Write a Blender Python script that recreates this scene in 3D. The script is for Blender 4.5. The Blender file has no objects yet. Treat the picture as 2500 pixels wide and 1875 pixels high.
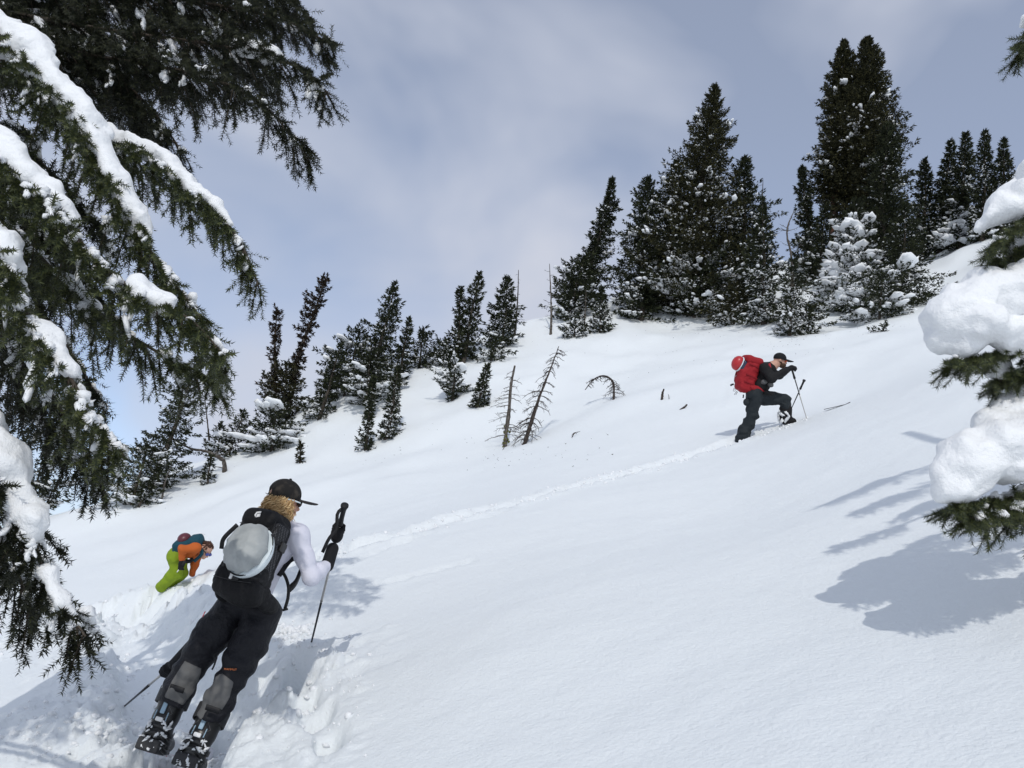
import bpy, math
import numpy as np
from mathutils import Matrix, Vector
scene = bpy.context.scene
rng = np.random.default_rng(7)
C = scene.collection

# ------------------------------------------------------------------ camera
F = 788.0; PITCH = math.radians(20); ROLL = math.radians(8)
fw = np.array([0, math.cos(PITCH), math.sin(PITCH)])
_u0 = np.array([0, -math.sin(PITCH), math.cos(PITCH)]); _r0 = np.array([1.0, 0, 0])
right = _r0*math.cos(ROLL) + _u0*math.sin(ROLL)
up = _u0*math.cos(ROLL) - _r0*math.sin(ROLL)
cam_d = bpy.data.cameras.new('camera'); cam = bpy.data.objects.new('camera', cam_d); C.objects.link(cam)
cam_d.sensor_width = 36.0; cam_d.lens = 36.0*F/1024.0; cam_d.clip_start = 0.05; cam_d.clip_end = 2000
m = Matrix.Identity(4)
for i in range(3):
    m[i][0] = right[i]; m[i][1] = up[i]; m[i][2] = -fw[i]
cam.matrix_world = m
scene.camera = cam

# ------------------------------------------------------------------ sky, sun, exposure
_az, _el = math.radians(-5.5), math.radians(36)
SUN = np.array([math.sin(_az)*math.cos(_el), -math.cos(_az)*math.cos(_el), math.sin(_el)])
w = bpy.data.worlds.new('World'); scene.world = w; w.use_nodes = True
nt = w.node_tree; nt.nodes.clear()
def N(t, **k):
    n = nt.nodes.new(t)
    for a, b in k.items(): setattr(n, a, b)
    return n
out = N('ShaderNodeOutputWorld'); bg = N('ShaderNodeBackground'); bg.inputs['Strength'].default_value = 0.1
sky = N('ShaderNodeTexSky', sky_type='NISHITA'); sky.sun_disc = False
sky.sun_elevation = math.asin(SUN[2]); sky.sun_rotation = math.atan2(SUN[0], SUN[1]); sky.altitude = 1800
tc = N('ShaderNodeTexCoord'); mp = N('ShaderNodeMapping'); mp.inputs['Scale'].default_value = (1.0, 1.0, 1.35)
mp.inputs['Rotation'].default_value = (0.3, 0.5, 0.2)
nz = N('ShaderNodeTexNoise'); nz.inputs['Scale'].default_value = 2.6; nz.inputs['Detail'].default_value = 4; nz.inputs['Roughness'].default_value = 0.48
nz.inputs['Distortion'].default_value = 0.35
rp = N('ShaderNodeMapRange'); rp.inputs['From Min'].default_value = 0.36; rp.inputs['From Max'].default_value = 0.62
rp.inputs['To Min'].default_value = 0.34; rp.inputs['To Max'].default_value = 1.0
mx = N('ShaderNodeMix', data_type='RGBA'); mx.inputs['B'].default_value = (9.9, 10.5, 12.2, 1)
hs = N('ShaderNodeHueSaturation'); hs.inputs['Saturation'].default_value = 0.9; hs.inputs['Value'].default_value = 3.0
L = nt.links.new
L(tc.outputs['Generated'], mp.inputs['Vector']); L(mp.outputs['Vector'], nz.inputs['Vector'])
L(nz.outputs['Fac'], rp.inputs['Value']); L(rp.outputs['Result'], mx.inputs['Factor'])
L(sky.outputs['Color'], hs.inputs['Color']); L(hs.outputs['Color'], mx.inputs['A'])
L(mx.outputs['Result'], bg.inputs['Color']); L(bg.outputs['Background'], out.inputs['Surface'])
sd = bpy.data.lights.new('sun', 'SUN'); sd.energy = 2.8; sd.angle = math.radians(0.55); sd.color = (1.0, 0.965, 0.9)
so = bpy.data.objects.new('sun', sd); C.objects.link(so)
so.rotation_euler = Vector(SUN.tolist()).to_track_quat('Z', 'Y').to_euler()
so.location = (0, -10, 20)
scene.view_settings.view_transform = 'Standard'; scene.view_settings.look = 'None'
scene.view_settings.gamma = 1.0; scene.view_settings.exposure = -0.73
scene.view_settings.use_curve_mapping = False
scene.cycles.max_bounces = 6

# ------------------------------------------------------------------ helpers
def pt(x, y, d):
    """picture point (1024x768) at depth d metres -> world"""
    return d*(fw + right*((x-512)/F) + up*((384-y)/F))
def proj(p):
    p = np.asarray(p, float); d = p@fw
    return np.stack([512+F*(p@right)/d, 384-F*(p@up)/d, d], -1)
def unit(v): v = np.asarray(v, float); return v/np.maximum(np.linalg.norm(v, axis=-1, keepdims=True), 1e-9)
def _hash(ix, iy, iz, s):
    h = (ix.astype(np.int64)*374761393 + iy.astype(np.int64)*668265263 + iz.astype(np.int64)*2147483647 + s*1274126177) & 0xffffffff
    h = ((h ^ (h >> 13))*1274126177) & 0xffffffff
    return ((h ^ (h >> 16)) & 0xffff)/65535.0
def vnoise(p, s=0):
    """value noise, -1..1, p (...,2 or 3)"""
    i = np.floor(p); f = p-i; f = f*f*f*(f*(f*6-15)+10); r = 0
    k = p.shape[-1]; i = i.astype(np.int64); z0 = np.zeros_like(i[..., 0])
    for a in (0, 1):
        for b in (0, 1):
            for c in ((0, 1) if k == 3 else (0,)):
                wgt = (f[..., 0] if a else 1-f[..., 0])*(f[..., 1] if b else 1-f[..., 1])
                if k == 3: wgt = wgt*(f[..., 2] if c else 1-f[..., 2])
                r = r + wgt*_hash(i[..., 0]+a, i[..., 1]+b, (i[..., 2]+c) if k == 3 else z0, s)
    return r*2-1
def fbm(p, o=3, s=0, g=0.5):
    r = 0; a = 1.0
    for k in range(o):
        r = r + a*vnoise(p*(2.03**k)+17.3*k, s+k); a *= g
    return r
def smooth(a, b, x):
    t = np.clip((x-a)/(b-a), 0, 1); return t*t*(3-2*t)

def mesh_obj(name, v, faces, mat, parent=None, smooth_shade=True, **props):
    """faces: list of (n,k) int arrays"""
    me = bpy.data.meshes.new(name); v = np.ascontiguousarray(v, np.float32)
    faces = [np.asarray(q, np.int32) for q in (faces if isinstance(faces, list) else [faces]) if len(q)]
    loops = np.concatenate([q.ravel() for q in faces]); tot = np.concatenate([np.full(len(q), q.shape[1], np.int32) for q in faces])
    st = np.concatenate([[0], np.cumsum(tot)[:-1]]).astype(np.int32)
    me.vertices.add(len(v)); me.vertices.foreach_set('co', v.ravel())
    me.loops.add(len(loops)); me.loops.foreach_set('vertex_index', loops)
    me.polygons.add(len(tot)); me.polygons.foreach_set('loop_start', st)
    me.polygons.foreach_set('use_smooth', np.full(len(tot), smooth_shade))
    me.update(calc_edges=True)
    me.materials.append(mat)
    o = bpy.data.objects.new(name, me); C.objects.link(o)
    if parent is not None: o.parent = parent; o.matrix_parent_inverse = parent.matrix_basis.inverted()
    for k, q in props.items(): o[k] = q
    return o
def thing(name, loc, label, cat, group=None):
    o = bpy.data.objects.new(name, None); C.objects.link(o); o.location = [float(q) for q in loc]; o.empty_display_size = 0.1
    o['label'] = label; o['category'] = cat
    if group: o['group'] = group
    return o
class MB:
    """collects verts and faces for one mesh"""
    def __init__(s): s.v = []; s.f = {}; s.n = 0
    def add(s, v, *faces):
        v = np.asarray(v, float)
        for q in faces:
            q = np.asarray(q)
            if len(q): s.f.setdefault(q.shape[1], []).append(q+s.n)
        s.v.append(v); s.n += len(v)
    def build(s, name, mat, parent=None, sm=True, **props):
        if not s.n: return None
        return mesh_obj(name, np.concatenate(s.v), [np.concatenate(q) for q in s.f.values()], mat, parent, sm, **props)
def frames(p):
    t = np.gradient(p, axis=0); t = unit(t); a = np.zeros_like(t)
    ref = np.array([0.31, 0.17, 0.93]) if abs(t[0]@np.array([0.31, 0.17, 0.93])) < 0.9 else np.array([1.0, 0, 0])
    prev = ref
    for i in range(len(t)):
        q = prev - t[i]*(prev@t[i]); q /= np.linalg.norm(q); a[i] = q; prev = q
    return t, a, np.cross(t, a)
def tube(mb, p, r, n=8, flat=None, cap=True, jit=0):
    p = np.asarray(p, float); k = len(p); r = np.broadcast_to(np.asarray(r, float), (k,))
    t, a, b = frames(p); th = np.arange(n)/n*2*np.pi
    rr = np.repeat(r[:, None], n, 1)
    if jit: rr = rr*(1+rng.uniform(-jit, jit, rr.shape))
    v = p[:, None]+rr[..., None]*(a[:, None]*np.cos(th)[None, :, None]+b[:, None]*np.sin(th)[None, :, None])
    v = v.reshape(-1, 3); i = np.arange(k-1)[:, None]*n; j = np.arange(n)[None]
    q = np.stack([i+j, i+(j+1) % n, i+n+(j+1) % n, i+n+j], -1).reshape(-1, 4)
    fs = [q]
    if cap:
        v = np.concatenate([v, p[:1], p[-1:]]); j = np.arange(n)
        fs.append(np.stack([np.full(n, k*n), (j+1) % n, j], -1)); fs.append(np.stack([np.full(n, k*n+1), (k-1)*n+j, (k-1)*n+(j+1) % n], -1))
    mb.add(v, *fs)
def ribbon(mb, p, wid, nrm, th=0.003):
    """flat strap along p, width vector perpendicular to nrm"""
    p = np.asarray(p, float); t = unit(np.gradient(p, axis=0)); nrm = unit(np.broadcast_to(nrm, p.shape))
    s = unit(np.cross(t, nrm)); nn = unit(np.cross(s, t)); wid = np.broadcast_to(np.asarray(wid, float), (len(p),))[:, None]
    c = [p+s*wid/2+nn*th/2, p-s*wid/2+nn*th/2, p-s*wid/2-nn*th/2, p+s*wid/2-nn*th/2]
    v = np.stack(c, 1).reshape(-1, 3); k = len(p); i = np.arange(k-1)[:, None]*4; j = np.arange(4)[None]
    q = np.stack([i+j, i+(j+1) % 4, i+4+(j+1) % 4, i+4+j], -1).reshape(-1, 4)
    mb.add(v, q, np.array([[3, 2, 1, 0], [4*k-4, 4*k-3, 4*k-2, 4*k-1]]))
def spline(p, n):
    """Catmull-Rom through points (any number of columns)"""
    p = np.asarray(p, float); q = np.concatenate([2*p[:1]-p[1:2], p, 2*p[-1:]-p[-2:-1]]); k = len(p)-1
    u = np.linspace(0, k-1e-6, n); i = u.astype(int); t = (u-i)[:, None]
    a, b, c, d = q[i], q[i+1], q[i+2], q[i+3]
    return 0.5*(2*b+(c-a)*t+(2*a-5*b+4*c-d)*t**2+(3*b-a-3*c+d)*t**3)

# ------------------------------------------------------------------ materials
def mat(name, col, rough=0.7, bump=None, var=None, spec=0.3, metal=0.0, island=None, sheen=0.0, sss=0.0, trans=0.0):
    """col base colour; bump=[(scale, strength, distance)]; var=(scale, colour2, lo, hi); island=(colour2) mixes per loose piece"""
    M = bpy.data.materials.new(name); M.use_nodes = True; t = M.node_tree; b = t.nodes['Principled BSDF']
    b.inputs['Base Color'].default_value = (*col, 1); b.inputs['Roughness'].default_value = rough
    b.inputs['Specular IOR Level'].default_value = spec; b.inputs['Metallic'].default_value = metal
    if sheen: b.inputs['Sheen Weight'].default_value = sheen
    if sss: b.inputs['Subsurface Weight'].default_value = sss; b.inputs['Subsurface Radius'].default_value = (0.05, 0.045, 0.04); b.inputs['Subsurface Scale'].default_value = 0.6
    lk = t.links.new; src = None
    if bump or var: g = t.nodes.new('ShaderNodeTexCoord')
    if var:
        n = t.nodes.new('ShaderNodeTexNoise'); n.inputs['Scale'].default_value = var[0]; n.inputs['Detail'].default_value = 4
        r = t.nodes.new('ShaderNodeMapRange'); r.inputs['From Min'].default_value = var[2]; r.inputs['From Max'].default_value = var[3]
        x = t.nodes.new('ShaderNodeMix'); x.data_type = 'RGBA'; x.inputs['A'].default_value = (*col, 1); x.inputs['B'].default_value = (*var[1], 1)
        lk(g.outputs['Object'], n.inputs['Vector']); lk(n.outputs['Fac'], r.inputs['Value']); lk(r.outputs['Result'], x.inputs['Factor'])
        src = x.outputs['Result']
    if island:
        gi = t.nodes.new('ShaderNodeNewGeometry'); x = t.nodes.new('ShaderNodeMix'); x.data_type = 'RGBA'
        pw = t.nodes.new('ShaderNodeMath'); pw.operation = 'POWER'; pw.inputs[1].default_value = island[1]
        x.inputs['A'].default_value = (*col, 1); x.inputs['B'].default_value = (*island[0], 1)
        if src: lk(src, x.inputs['A'])
        lk(gi.outputs['Random Per Island'], pw.inputs[0]); lk(pw.outputs[0], x.inputs['Factor']); src = x.outputs['Result']
    if src: lk(src, b.inputs['Base Color'])
    prev = None
    for (s, k, d) in (bump or []):
        n = t.nodes.new('ShaderNodeTexNoise'); n.inputs['Scale'].default_value = s; n.inputs['Detail'].default_value = 3
        bp = t.nodes.new('ShaderNodeBump'); bp.inputs['Strength'].default_value = k; bp.inputs['Distance'].default_value = d
        lk(g.outputs['Object'], n.inputs['Vector']); lk(n.outputs['Fac'], bp.inputs['Height'])
        if prev: lk(prev.outputs['Normal'], bp.inputs['Normal'])
        prev = bp
    if prev: lk(prev.outputs['Normal'], b.inputs['Normal'])
    return M
M_SNOW = mat('snow', (0.80, 0.835, 0.85), 0.62, [(2.2, 0.25, 0.06), (12, 0.4, 0.02), (48, 0.42, 0.010), (230, 0.7, 0.004)], spec=0.25)
M_SNOWB = mat('bough_snow', (0.87, 0.885, 0.90), 0.6, [(14, 0.35, 0.02), (60, 0.6, 0.010), (260, 0.7, 0.004)], spec=0.25)
M_SNOWF = mat('far_tree_snow', (0.86, 0.88, 0.90), 0.7, spec=0.2)

# ------------------------------------------------------------------ the snow slope
CP = [(180,745,4.65),(300,650,5.9),(100,640,8.6),(165,587,12.6),(60,600,12.8),(345,545,8.9),(470,512,10.2),(600,478,11.8),(760,435,13.4),
 (512,745,3.55),(900,740,2.75),(512,600,5.4),(900,600,4.2),(700,520,8.0),(900,450,8.3),(1010,560,4.4),
 (505,447,20.5),(613,405,21),(365,455,23),(330,480,19),(450,405,26),(230,500,20),(260,520,16.5),(690,385,20),(860,395,14.5),(990,350,12.5),(895,340,20),
 (60,560,18),(46,514,27),(106,498,28),(170,475,28.5),(231,458,29),(315,403,31),(417,361,35),(523,319,39),(616,297,42),
 (640,325,36),(560,345,33),(780,330,31),(860,322,31),(700,290,41),(790,265,45),(880,275,42),(954,243,58),(1024,188,72)]
ctl = np.array([pt(*c) for c in CP])
ridge = [c for c in CP if c[2] >= 27 and c[:2] in [(46,514),(106,498),(231,458),(315,403),(417,361),(523,319),(616,297),(790,265),(954,243),(1024,188)]]
back = []
for c in ridge:
    p = pt(*c); hdir = unit(np.array([p[0], p[1], 0])); back.append(p+hdir*9-np.array([0, 0, 1.6])); back.append(p+hdir*45-np.array([0, 0, 22.]))
pl = []   # the slope goes on beside and behind the photographer
n0 = unit(np.array([-0.42, -0.20, 0.885])); s0 = pt(512,745,3.55)
for x, y in ((-6, -6), (0, -8), (8, -8), (0, 0), (5, 0), (-5, 1), (12, 4), (18, 10)):
    pl.append([x, y, s0[2]-(n0[0]*(x-s0[0])+n0[1]*(y-s0[1]))/n0[2]])
ctl = np.concatenate([ctl, np.array(back), np.array(pl)])
def _ker(r2): return 0.5*r2*np.log(r2+1e-6)
_A = _ker(((ctl[:, None, :2]-ctl[None, :, :2])**2).sum(-1)) + np.eye(len(ctl))*0.9
_P = np.c_[np.ones(len(ctl)), ctl[:, :2]]
_S = np.linalg.solve(np.block([[_A, _P], [_P.T, np.zeros((3, 3))]]), np.r_[ctl[:, 2], 0, 0, 0])
def base_h(x, y):
    x = np.asarray(x, float); y = np.asarray(y, float); r = _S[-3]+_S[-2]*x+_S[-1]*y
    for k in range(len(ctl)): r = r+_S[k]*_ker((x-ctl[k, 0])**2+(y-ctl[k, 1])**2)
    return r
def ground(px, py, hf=None, dmin=1.5, dmax=110):
    """first meeting of a picture ray with the slope"""
    hf = hf or base_h
    d = np.geomspace(dmin, dmax, 900); p = pt(px, py, 1.0)[None]*d[:, None]; g = p[:, 2]-hf(p[:, 0], p[:, 1])
    i = np.where(g < 0)[0]
    if not len(i): i = [np.argmin(g/d)]; return p[i[0]]
    i = max(i[0], 1); a, b = d[i-1], d[i]
    for _ in range(25):
        c = (a+b)/2; q = pt(px, py, c)
        if q[2] < hf(q[0], q[1]): b = c
        else: a = c
    return pt(px, py, (a+b)/2)
def gpts(L, k=1.0): return np.array([ground(a*k, b*k)[:2] for a, b in L])
def pdist(x, y, poly):
    """distance to a polyline, side (+ left of travel) and running length"""
    best = np.full(x.shape, 1e9); side = np.zeros(x.shape); run = np.zeros(x.shape); acc = 0.0
    for a, b in zip(poly[:-1], poly[1:]):
        ab = b-a; l2 = ab@ab; t = np.clip(((x-a[0])*ab[0]+(y-a[1])*ab[1])/l2, 0, 1)
        dx = x-a[0]-t*ab[0]; dy = y-a[1]-t*ab[1]; d = np.hypot(dx, dy); w_ = d < best
        best = np.where(w_, d, best); side = np.where(w_, np.sign(ab[0]*dy-ab[1]*dx), side); run = np.where(w_, acc+t*math.sqrt(l2), run); acc += math.sqrt(l2)
    return best, side, run, acc
TR_B = spline(gpts([(800,422),(735,442),(660,464),(600,480),(470,515),(345,549),(270,568),(205,588)]), 60)
TR_A = spline(gpts([(110,860),(165,775),(200,735),(240,698),(268,668),(288,645)]), 30)
TR_C = spline(gpts([(205,720),(176,668),(160,640),(140,615),(150,598),(200,588)]), 30)
TR_D = spline(gpts([(205,588),(150,600),(90,612),(30,640),(-60,670)]), 30)
CHURN = gpts([(60,602),(150,592),(215,592),(240,605),(180,650),(150,640),(60,665),(0,690)])
LUMP = gpts([(-40,745),(60,735),(110,728),(165,718),(200,715)])
GOUGE = gpts([(300,650),(303,668),(304,690),(312,708),(322,728),(333,752)])
LINES = [gpts(q) for q in ([(826,333),(822,345),(812,360),(800,375)], [(831,333),(828,346),(818,362),(806,374)], [(745,362),(728,385),(718,415)], [(352,562),(410,540),(430,532)], [(300,610),(345,590),(400,575),(470,557)])]
LINES = [spline(q, 20) for q in LINES]
def in_poly(x, y, P):
    r = np.zeros(x.shape, bool); j = len(P)-1
    for i in range(len(P)):
        c = ((P[i, 1] > y) != (P[j, 1] > y)) & (x < (P[j, 0]-P[i, 0])*(y-P[i, 1])/(P[j, 1]-P[i, 1]+1e-12)+P[i, 0]); r ^= c; j = i
    return r
def billow(p, o, s): 
    r = 0; a = 1.0
    for k in range(o): r = r+a*(1-2*np.abs(vnoise(p*2.1**k+7.7*k, s+k))); a *= 0.55
    return 0.45*r-0.1
def detail(x, y):
    x = np.asarray(x, float); y = np.asarray(y, float); P = np.stack([x, y], -1); R = np.hypot(x, y)
    far = smooth(12, 40, R)
    h = 0.05*fbm(P*0.28, 3, 3)*(1+6*far)+0.10*smooth(11, 20, R)*fbm(P*0.35+9, 2, 77)+0.012*fbm(P*1.3+5, 3, 9)
    wnd = np.stack([x*0.9+y*0.45, (y*0.9-x*0.45)*3.2], -1)          # long wind-drifted ripples
    h = h+0.0045*fbm(wnd*0.9, 3, 21)
    h = h+0.28*smooth(24, 30, R)*np.maximum(fbm(P*0.22+3, 3, 33), 0)*(1-smooth(60, 80, R))
    m_ = R < 26
    xs, ys = x[m_], y[m_]; q = np.stack([xs, ys], -1); g = np.zeros(xs.shape)
    n1 = fbm(q*6, 3, 41); n2 = billow(q*4.5, 4, 55); n3 = fbm(q*2.0, 2, 61)
    # skin track up to the far skier
    d, s, r, L_ = pdist(xs, ys, TR_B); e = d*(1+0.25*n1); lv = smooth(0, 1.0, r)
    nearo = smooth(L_*0.55, L_, r)
    wid = 0.21+0.24*nearo; dep = 0.085+0.16*nearo
    g = g-dep*lv*(1-smooth(wid*0.45, wid, e))+lv*0.035*np.exp(-((e-wid-0.09)/0.09)**2)*(0.5+1.4*n2)+lv*0.03*n2*(1-smooth(wid, wid+0.2, e))+lv*0.035*(np.exp(-((d-0.02)/0.05)**2))*(1-nearo)
    # trench in which the near skier stands
    d, s, r, L_ = pdist(xs, ys, TR_A); e = d+0.05*n1+0.05*n3; end = 1-smooth(L_-0.5, L_, r)
    wd = np.where(s < 0, 0.30, 0.34)
    g = g-0.34*end*(1-smooth(wd*0.75, wd*1.25, e))+0.035*end*np.exp(-((e-wd*1.5)/0.16)**2)*(0.8+0.8*n2)
    g = g+end*0.055*n2*(1-smooth(0.05, 0.33, e))
    bank = np.where(s < 0, np.exp(-((d-0.55)/0.35)**2), 0)*end
    g = g+0.02*bank*n2
    # switchback trench to the digging skier
    d, s, r, L_ = pdist(xs, ys, TR_C); e = d*(1+0.3*n1)+0.06*n3; a_ = smooth(0, 0.4, r)
    g = g-0.30*a_*(1-smooth(0.10, 0.55, e))+0.05*np.exp(-((e-0.65)/0.2)**2)*n2
    d, s, r, L_ = pdist(xs, ys, TR_D); e = d*(1+0.3*n1)
    g = g-0.16*(1-smooth(0.1, 0.5, e))+0.09*np.exp(-((e-0.55)/0.2)**2)*(0.5+n2)
    # trampled snow
    cm = in_poly(xs, ys, CHURN).astype(float); d, s, r, L_ = pdist(xs, ys, np.concatenate([CHURN, CHURN[:1]])); cm = np.where(cm > 0, smooth(0, 0.35, d), 0)
    rid = np.stack([q[:, 0]*1.2+q[:, 1]*2.2, q[:, 1]*1.2-q[:, 0]*2.2], -1)
    g = g+cm*(0.024*n2+0.03*billow(rid*np.array([1.0, 3.0]), 3, 71)-0.05)
    d, s, r, L_ = pdist(xs, ys, LUMP); g = g+(0.05+0.07*n2)*np.exp(-(d/0.40)**2)
    d, s, r, L_ = pdist(xs, ys, GOUGE); k_ = 0.5+0.5*np.sin(r*17.0+1.0)
    g = g-(0.05+0.22*k_**3)*(1-smooth(0.03, 0.10, d+0.03*n1))+0.03*np.exp(-((d-0.16)/0.08)**2)*n2
    d, s, r, L_ = pdist(xs, ys, TR_A); g = g+np.where(s < 0, 1, 0)*0.02*n2*(1-smooth(0.5, 1.1, d))*(1-smooth(L_-0.4, L_+0.1, r))
    h[m_] += g
    m_ = (R > 5)
    xs, ys = x[m_], y[m_]; g = np.zeros(xs.shape)
    for l in LINES:
        d, s, r, L_ = pdist(xs, ys, l); g = g-0.022*(1-smooth(0.02, 0.06, d+0.02*np.sin(r*20)+0.02*np.sin(r*47)))+0.008*np.exp(-((d-0.09)/0.04)**2)
    h[m_] += g
    return h
def height(x, y):
    x = np.asarray(x, float); y = np.asarray(y, float)
    sc = x.ndim == 0
    x, y = np.atleast_1d(x), np.atleast_1d(y); r = base_h(x, y)+detail(x, y)
    return r[0] if sc else r
ang = np.concatenate([np.linspace(-180, -55, 40, endpoint=False), np.linspace(-55, -36, 40, endpoint=False), np.linspace(-36, -8, 250, endpoint=False), np.linspace(-8, 38, 170, endpoint=False), np.linspace(38, 60, 40, endpoint=False), np.linspace(60, 180, 40, endpoint=False)])
rad = np.concatenate([np.geomspace(0.25, 2.3, 25, endpoint=False), np.geomspace(2.3, 15, 300, endpoint=False), np.geomspace(15, 50, 90, endpoint=False), np.geomspace(50, 240, 30)])
TH, RD = np.meshgrid(np.radians(ang), rad); X = RD*np.sin(TH); Y = RD*np.cos(TH)
Z = height(X.ravel(), Y.ravel()).reshape(X.shape)
na, nr = len(ang), len(rad); i = np.arange(nr-1)[:, None]*na; j = np.arange(na)[None]
Q = np.stack([i+j, i+(j+1) % na, i+na+(j+1) % na, i+na+j], -1).reshape(-1, 4)[:, ::-1]
V = np.stack([X.ravel(), Y.ravel(), Z.ravel()], -1)
V = np.concatenate([V, [[0, 0, float(height(0.0, 0.0))]]]); j = np.arange(na)
cap_ = np.stack([j, np.full(na, len(V)-1), (j+1) % na], -1)[:, ::-1]
mesh_obj('snow_slope', V, [Q, cap_], M_SNOW, kind='structure')
# fast height look-up from the built sheet
def sheet_h(x, y):
    x = np.asarray(x, float); y = np.asarray(y, float); r = np.hypot(x, y); a = np.degrees(np.arctan2(x, y))
    fi = np.clip(np.interp(r, rad, np.arange(nr)), 0, nr-1.001); fj = np.clip(np.interp(a, ang, np.arange(na)), 0, na-1.001)
    i = fi.astype(int); j = fj.astype(int); u = fi-i; v = fj-j
    return Z[i, j]*(1-u)*(1-v)+Z[i+1, j]*u*(1-v)+Z[i, j+1]*(1-u)*v+Z[i+1, j+1]*u*v
# loose clods beside the tracks
def lump_template(n=7, k=5):
    th = np.arange(n)/n*2*np.pi; v = [[0, 0, -1]]
    for q in range(1, k):
        a = -np.pi/2+np.pi*q/k; v += [[math.cos(a)*math.cos(t), math.cos(a)*math.sin(t), math.sin(a)] for t in th]
    v.append([0, 0, 1]); f = []
    for t in range(n): f.append([0, 1+(t+1) % n, 1+t, 1+t])
    qs = []
    for q in range(k-2):
        for t in range(n): qs.append([1+q*n+t, 1+q*n+(t+1) % n, 1+(q+1)*n+(t+1) % n, 1+(q+1)*n+t])
    e = len(v)-1; tr = [[0, 1+(t+1) % n, 1+t] for t in range(n)]+[[e, 1+(k-2)*n+t, 1+(k-2)*n+(t+1) % n] for t in range(n)]
    return np.array(v, float), np.array(tr), np.array(qs)
LT = lump_template(); LT5 = lump_template(5, 3); LT6 = lump_template(6, 4)
def lumps(mb, pos, ax, sx, sy, sz, nz=0.25, upv=None, T=None):
    """many squashed irregular lumps: pos (m,3), ax long axis (m,3), half sizes"""
    m_ = len(pos)
    if not m_: return
    v, tr, qs = T or LT; k = len(v); ax = unit(ax); u = np.broadcast_to(np.array([0, 0, 1.0]) if upv is None else upv, ax.shape)
    s = unit(np.cross(u, ax)); n = np.cross(ax, s)
    jit = 1+rng.uniform(-nz, nz, (m_, k))
    vv = v[None]*jit[..., None]
    vv = pos[:, None]+ax[:, None]*(vv[..., :1]*np.reshape(sx, (-1, 1, 1)))+s[:, None]*(vv[..., 1:2]*np.reshape(sy, (-1, 1, 1)))+n[:, None]*(vv[..., 2:]*np.reshape(sz, (-1, 1, 1)))
    off = np.arange(m_)[:, None, None]*k
    mb.add(vv.reshape(-1, 3), (tr[None]+off).reshape(-1, 3), (qs[None]+off).reshape(-1, 4))
def clods(mb, poly, n, spread, smin, smax, off=0.0):
    t = rng.uniform(0, 1, n); i = (t*(len(poly)-1)).astype(int); fr = (t*(len(poly)-1)-i)[:, None]
    p = poly[i]*(1-fr)+poly[np.minimum(i+1, len(poly)-1)]*fr+rng.normal(0, spread, (n, 2))
    z = sheet_h(p[:, 0], p[:, 1]); s = smin*(smax/smin)**(rng.uniform(0, 1, n)**2.2)
    lumps(mb, np.c_[p, z+s*0.2], rng.normal(size=(n, 3))*[1, 1, 0.3], s, s*rng.uniform(0.7, 1, n), s*rng.uniform(0.55, 0.9, n), T=LT6)
mb = MB()
clods(mb, TR_B, 1700, 0.19, 0.006, 0.030); clods(mb, TR_A, 420, 0.26, 0.004, 0.03); clods(mb, TR_C, 350, 0.4, 0.006, 0.035); clods(mb, TR_D, 350, 0.4, 0.008, 0.045)
clods(mb, LUMP, 420, 0.3, 0.005, 0.035); clods(mb, GOUGE, 160, 0.16, 0.005, 0.03)
clods(mb, gpts([(270,640),(285,632),(302,628)]), 60, 0.12, 0.015, 0.05)
mb.build('snow_clods', M_SNOWB, kind='stuff', label='loose clods of snow kicked out along the ski tracks', category='snow')
# ------------------------------------------------------------------ trees on the ridge
K = 1024/2212.0
M_NEEDLE_F = mat('spruce_needles', (0.012, 0.016, 0.010), 0.75, spec=0.15, island=((0.052, 0.060, 0.026), 2.2))
M_NEEDLE_R = mat('rusty_spruce_needles', (0.018, 0.017, 0.012), 0.8, spec=0.15, island=((0.055, 0.030, 0.018), 2.0))
M_NEEDLE_O = mat('olive_spruce_needles', (0.014, 0.016, 0.009), 0.8, spec=0.15, island=((0.070, 0.066, 0.026), 2.2))
M_BARK = mat('spruce_bark', (0.055, 0.045, 0.036), 0.9, [(40, 0.6, 0.02)], var=(9, (0.11, 0.095, 0.08), 0.4, 0.7))
M_BARKR = mat('reddish_bark', (0.13, 0.055, 0.035), 0.9, [(30, 0.6, 0.03)], var=(3, (0.07, 0.05, 0.042), 0.4, 0.65))
M_DEAD = mat('weathered_dead_wood', (0.060, 0.051, 0.043), 0.9, [(60, 0.7, 0.01)], var=(14, (0.15, 0.135, 0.12), 0.42, 0.66))
M_DARKDEAD = mat('dark_dead_wood', (0.030, 0.024, 0.021), 0.9, [(60, 0.6, 0.01)], var=(14, (0.075, 0.06, 0.05), 0.42, 0.66))
M_MOSS = mat('lichen', (0.10, 0.105, 0.02), 0.95, [(90, 0.8, 0.01)])
def kites(mb, pos, dr, ln, wd, bend=0.25):
    """many small leaf-like pointed faces"""
    m_ = len(pos)
    if not m_: return
    dr = unit(dr); s = unit(np.cross(dr, rng.normal(size=dr.shape))); n = np.cross(dr, s); ln = np.reshape(ln, (-1, 1)); wd = np.reshape(wd, (-1, 1))
    mid = pos+dr*ln*0.45+n*ln*bend*rng.uniform(-1, 1, (m_, 1))*0.5
    v = np.stack([mid+s*wd*1.1-dr*ln*0.3, mid-s*wd*1.1-dr*ln*0.2, pos+dr*ln*1.05], 1).reshape(-1, 3); mb.add(v, np.arange(m_*3).reshape(-1, 3))
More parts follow.
